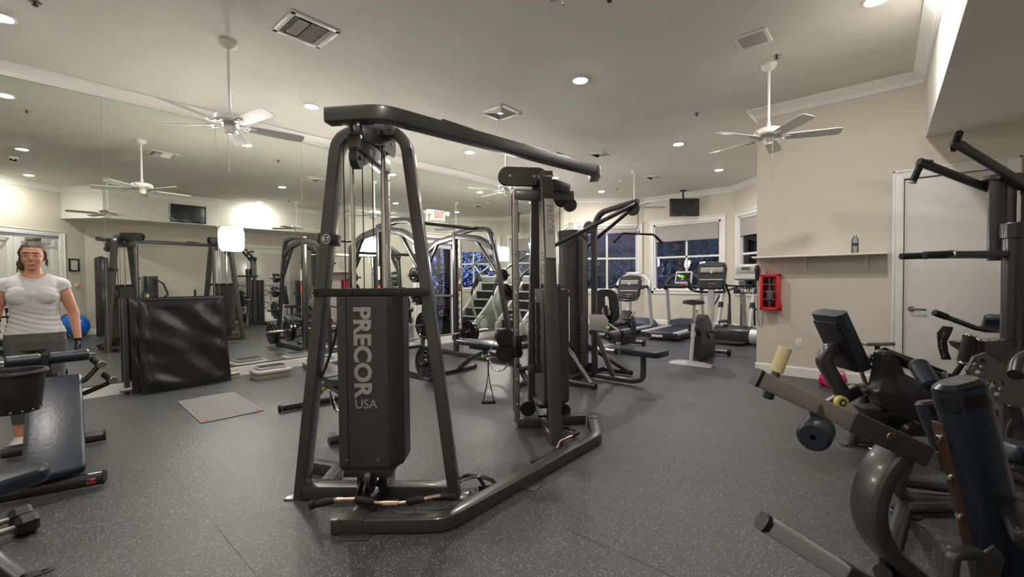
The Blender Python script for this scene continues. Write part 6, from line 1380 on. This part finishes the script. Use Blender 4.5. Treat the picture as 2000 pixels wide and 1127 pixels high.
def tree(loc, h, rx, rz_, lab, n, seed, m='leaf_dark'):
    rnd = random.Random(seed); t = T('garden_tree', lab, 'tree', loc, group='trees outside')
    t.part('trunk', MB().tube([(0, 0, 0), (.08, .05, h*.35), (-.05, 0, h*.7), (0, .05, h)], .08, 8, fil=.3), 'trunk')
    for k in range(5): a = k*1.3; t.part('branch', MB().tube([(0, 0, h*.4+.12*k), (math.cos(a)*rx*.4, math.sin(a)*rx*.4, h*.6+.1*k), (math.cos(a)*rx*.8, math.sin(a)*rx*.8, h*.75+.1*k)], .03, 6, fil=.2), 'trunk')
    mb = MB()
    for _ in range(n):
        a, b, r = rnd.uniform(0, 2*PI), math.acos(rnd.uniform(-1, 1)), rnd.uniform(.35, 1)**.6; p = V((rx*r*math.sin(b)*math.cos(a), rx*r*math.sin(b)*math.sin(a), h*.85+rz_*r*math.cos(b)))
        u_ = V((rnd.uniform(-1, 1), rnd.uniform(-1, 1), rnd.uniform(-1, 1))).normalized(); v_ = u_.orthogonal().normalized(); s = rnd.uniform(.05, .10)
        mb.bm.faces.new([mb.bm.verts.new(x) for x in (p-u_*s, p+v_*s*.45, p+u_*s, p-v_*s*.45)])
    t.part('foliage', mb, m, smooth=0, kind='stuff'); return t
tree((6.7, 11.0, -.12), 2.6, 1.4, 1.5, 'dense dark tree behind the railing of the exit door', 2600, 2); tree((3.6, 11.0, -.12), 2.4, 1.3, 1.4, 'dark leafy tree left of the exit door view', 1800, 4); tree((10.4, 12.6, -.12), 3.2, 1.8, 1.7, 'tall dark tree beyond the railing', 2200, 6)
tree((18.6, 3.6, -.12), 2.9, 1.7, 1.5, 'broad green tree behind the palms of the bay', 2600, 12, 'leaf'); tree((20.0, 6.6, -.12), 3.0, 1.8, 1.6, 'second green tree behind the palms of the bay', 2600, 13); tree((14.2, 12.6, -.12), 2.6, 1.7, 1.7, 'dark tree beyond the left bay window', 2400, 15)
hs = T('neighbour_house', 'pale neighbouring house far behind the garden trees', 'house', (27, 8, -.12)); hs.part('house_wall', MB().box((0, 0, 1.6), (4, 16, 3.2)), 'house', smooth=0); hs.part('roof', MB().prism([(-2.4, 0), (2.4, 0), (0, 1.3)], 16.6, (0, 0, 3.2), X3, Z3), 'trunk', smooth=0)
for y in (-6, -3, 0, 3, 6): w_ = hs.part('house_window', MB().box((-2.02, y, 1.7), (.06, 1.2, 1.3)), 'trim', smooth=0); hs.part('pane', MB().box((-2.06, y, 1.7), (.02, 1.05, 1.15)), 'screen', under=w_, smooth=0)
def hedge(x0, x1, y0, y1, h, lab, n, seed):
    rnd = random.Random(seed); t = T('garden_hedge', lab, 'hedge', ((x0+x1)/2, (y0+y1)/2, -.12), world=True, group='hedges outside'); mb = MB()
    for _ in range(n):
        p = V((rnd.uniform(x0, x1), rnd.uniform(y0, y1), rnd.uniform(-.1, h)*(1 if rnd.random() < .8 else 1.2))); u_ = V((rnd.uniform(-1, 1), rnd.uniform(-1, 1), rnd.uniform(-1, 1))).normalized(); v_ = u_.orthogonal().normalized(); s = rnd.uniform(.08, .17)
        mb.bm.faces.new([mb.bm.verts.new(x) for x in (p-u_*s, p+v_*s*.5, p+u_*s, p-v_*s*.5)])
    t.part('foliage', mb, 'leaf_dark', smooth=0, kind='stuff')
    k = 0
    while k < max(x1-x0, y1-y0): q = (x0+k, (y0+y1)/2, -.12) if x1-x0 > y1-y0 else ((x0+x1)/2, y0+k, -.12); t.part('stem', MB().tube([V(q), V(q)+V((.05, .05, h*.8))], .05, 6), 'trunk'); k += 2.5
hedge(22.4, 23.6, -9, 17, 3.1, 'tall dark hedge far out beyond the bay windows', 9000, 31); hedge(-1, 12.5, 14.6, 15.6, 3.2, 'tall dark hedge beyond the exit door railing', 5000, 32)
tree((18.6, -.6, -.12), 2.7, 1.7, 1.6, 'leafy tree out beyond the right bay window', 2400, 21); tree((16.2, -4.0, -.12), 2.5, 1.7, 1.6, 'leafy tree seen through the bay in the mirror', 2200, 22, 'leaf')
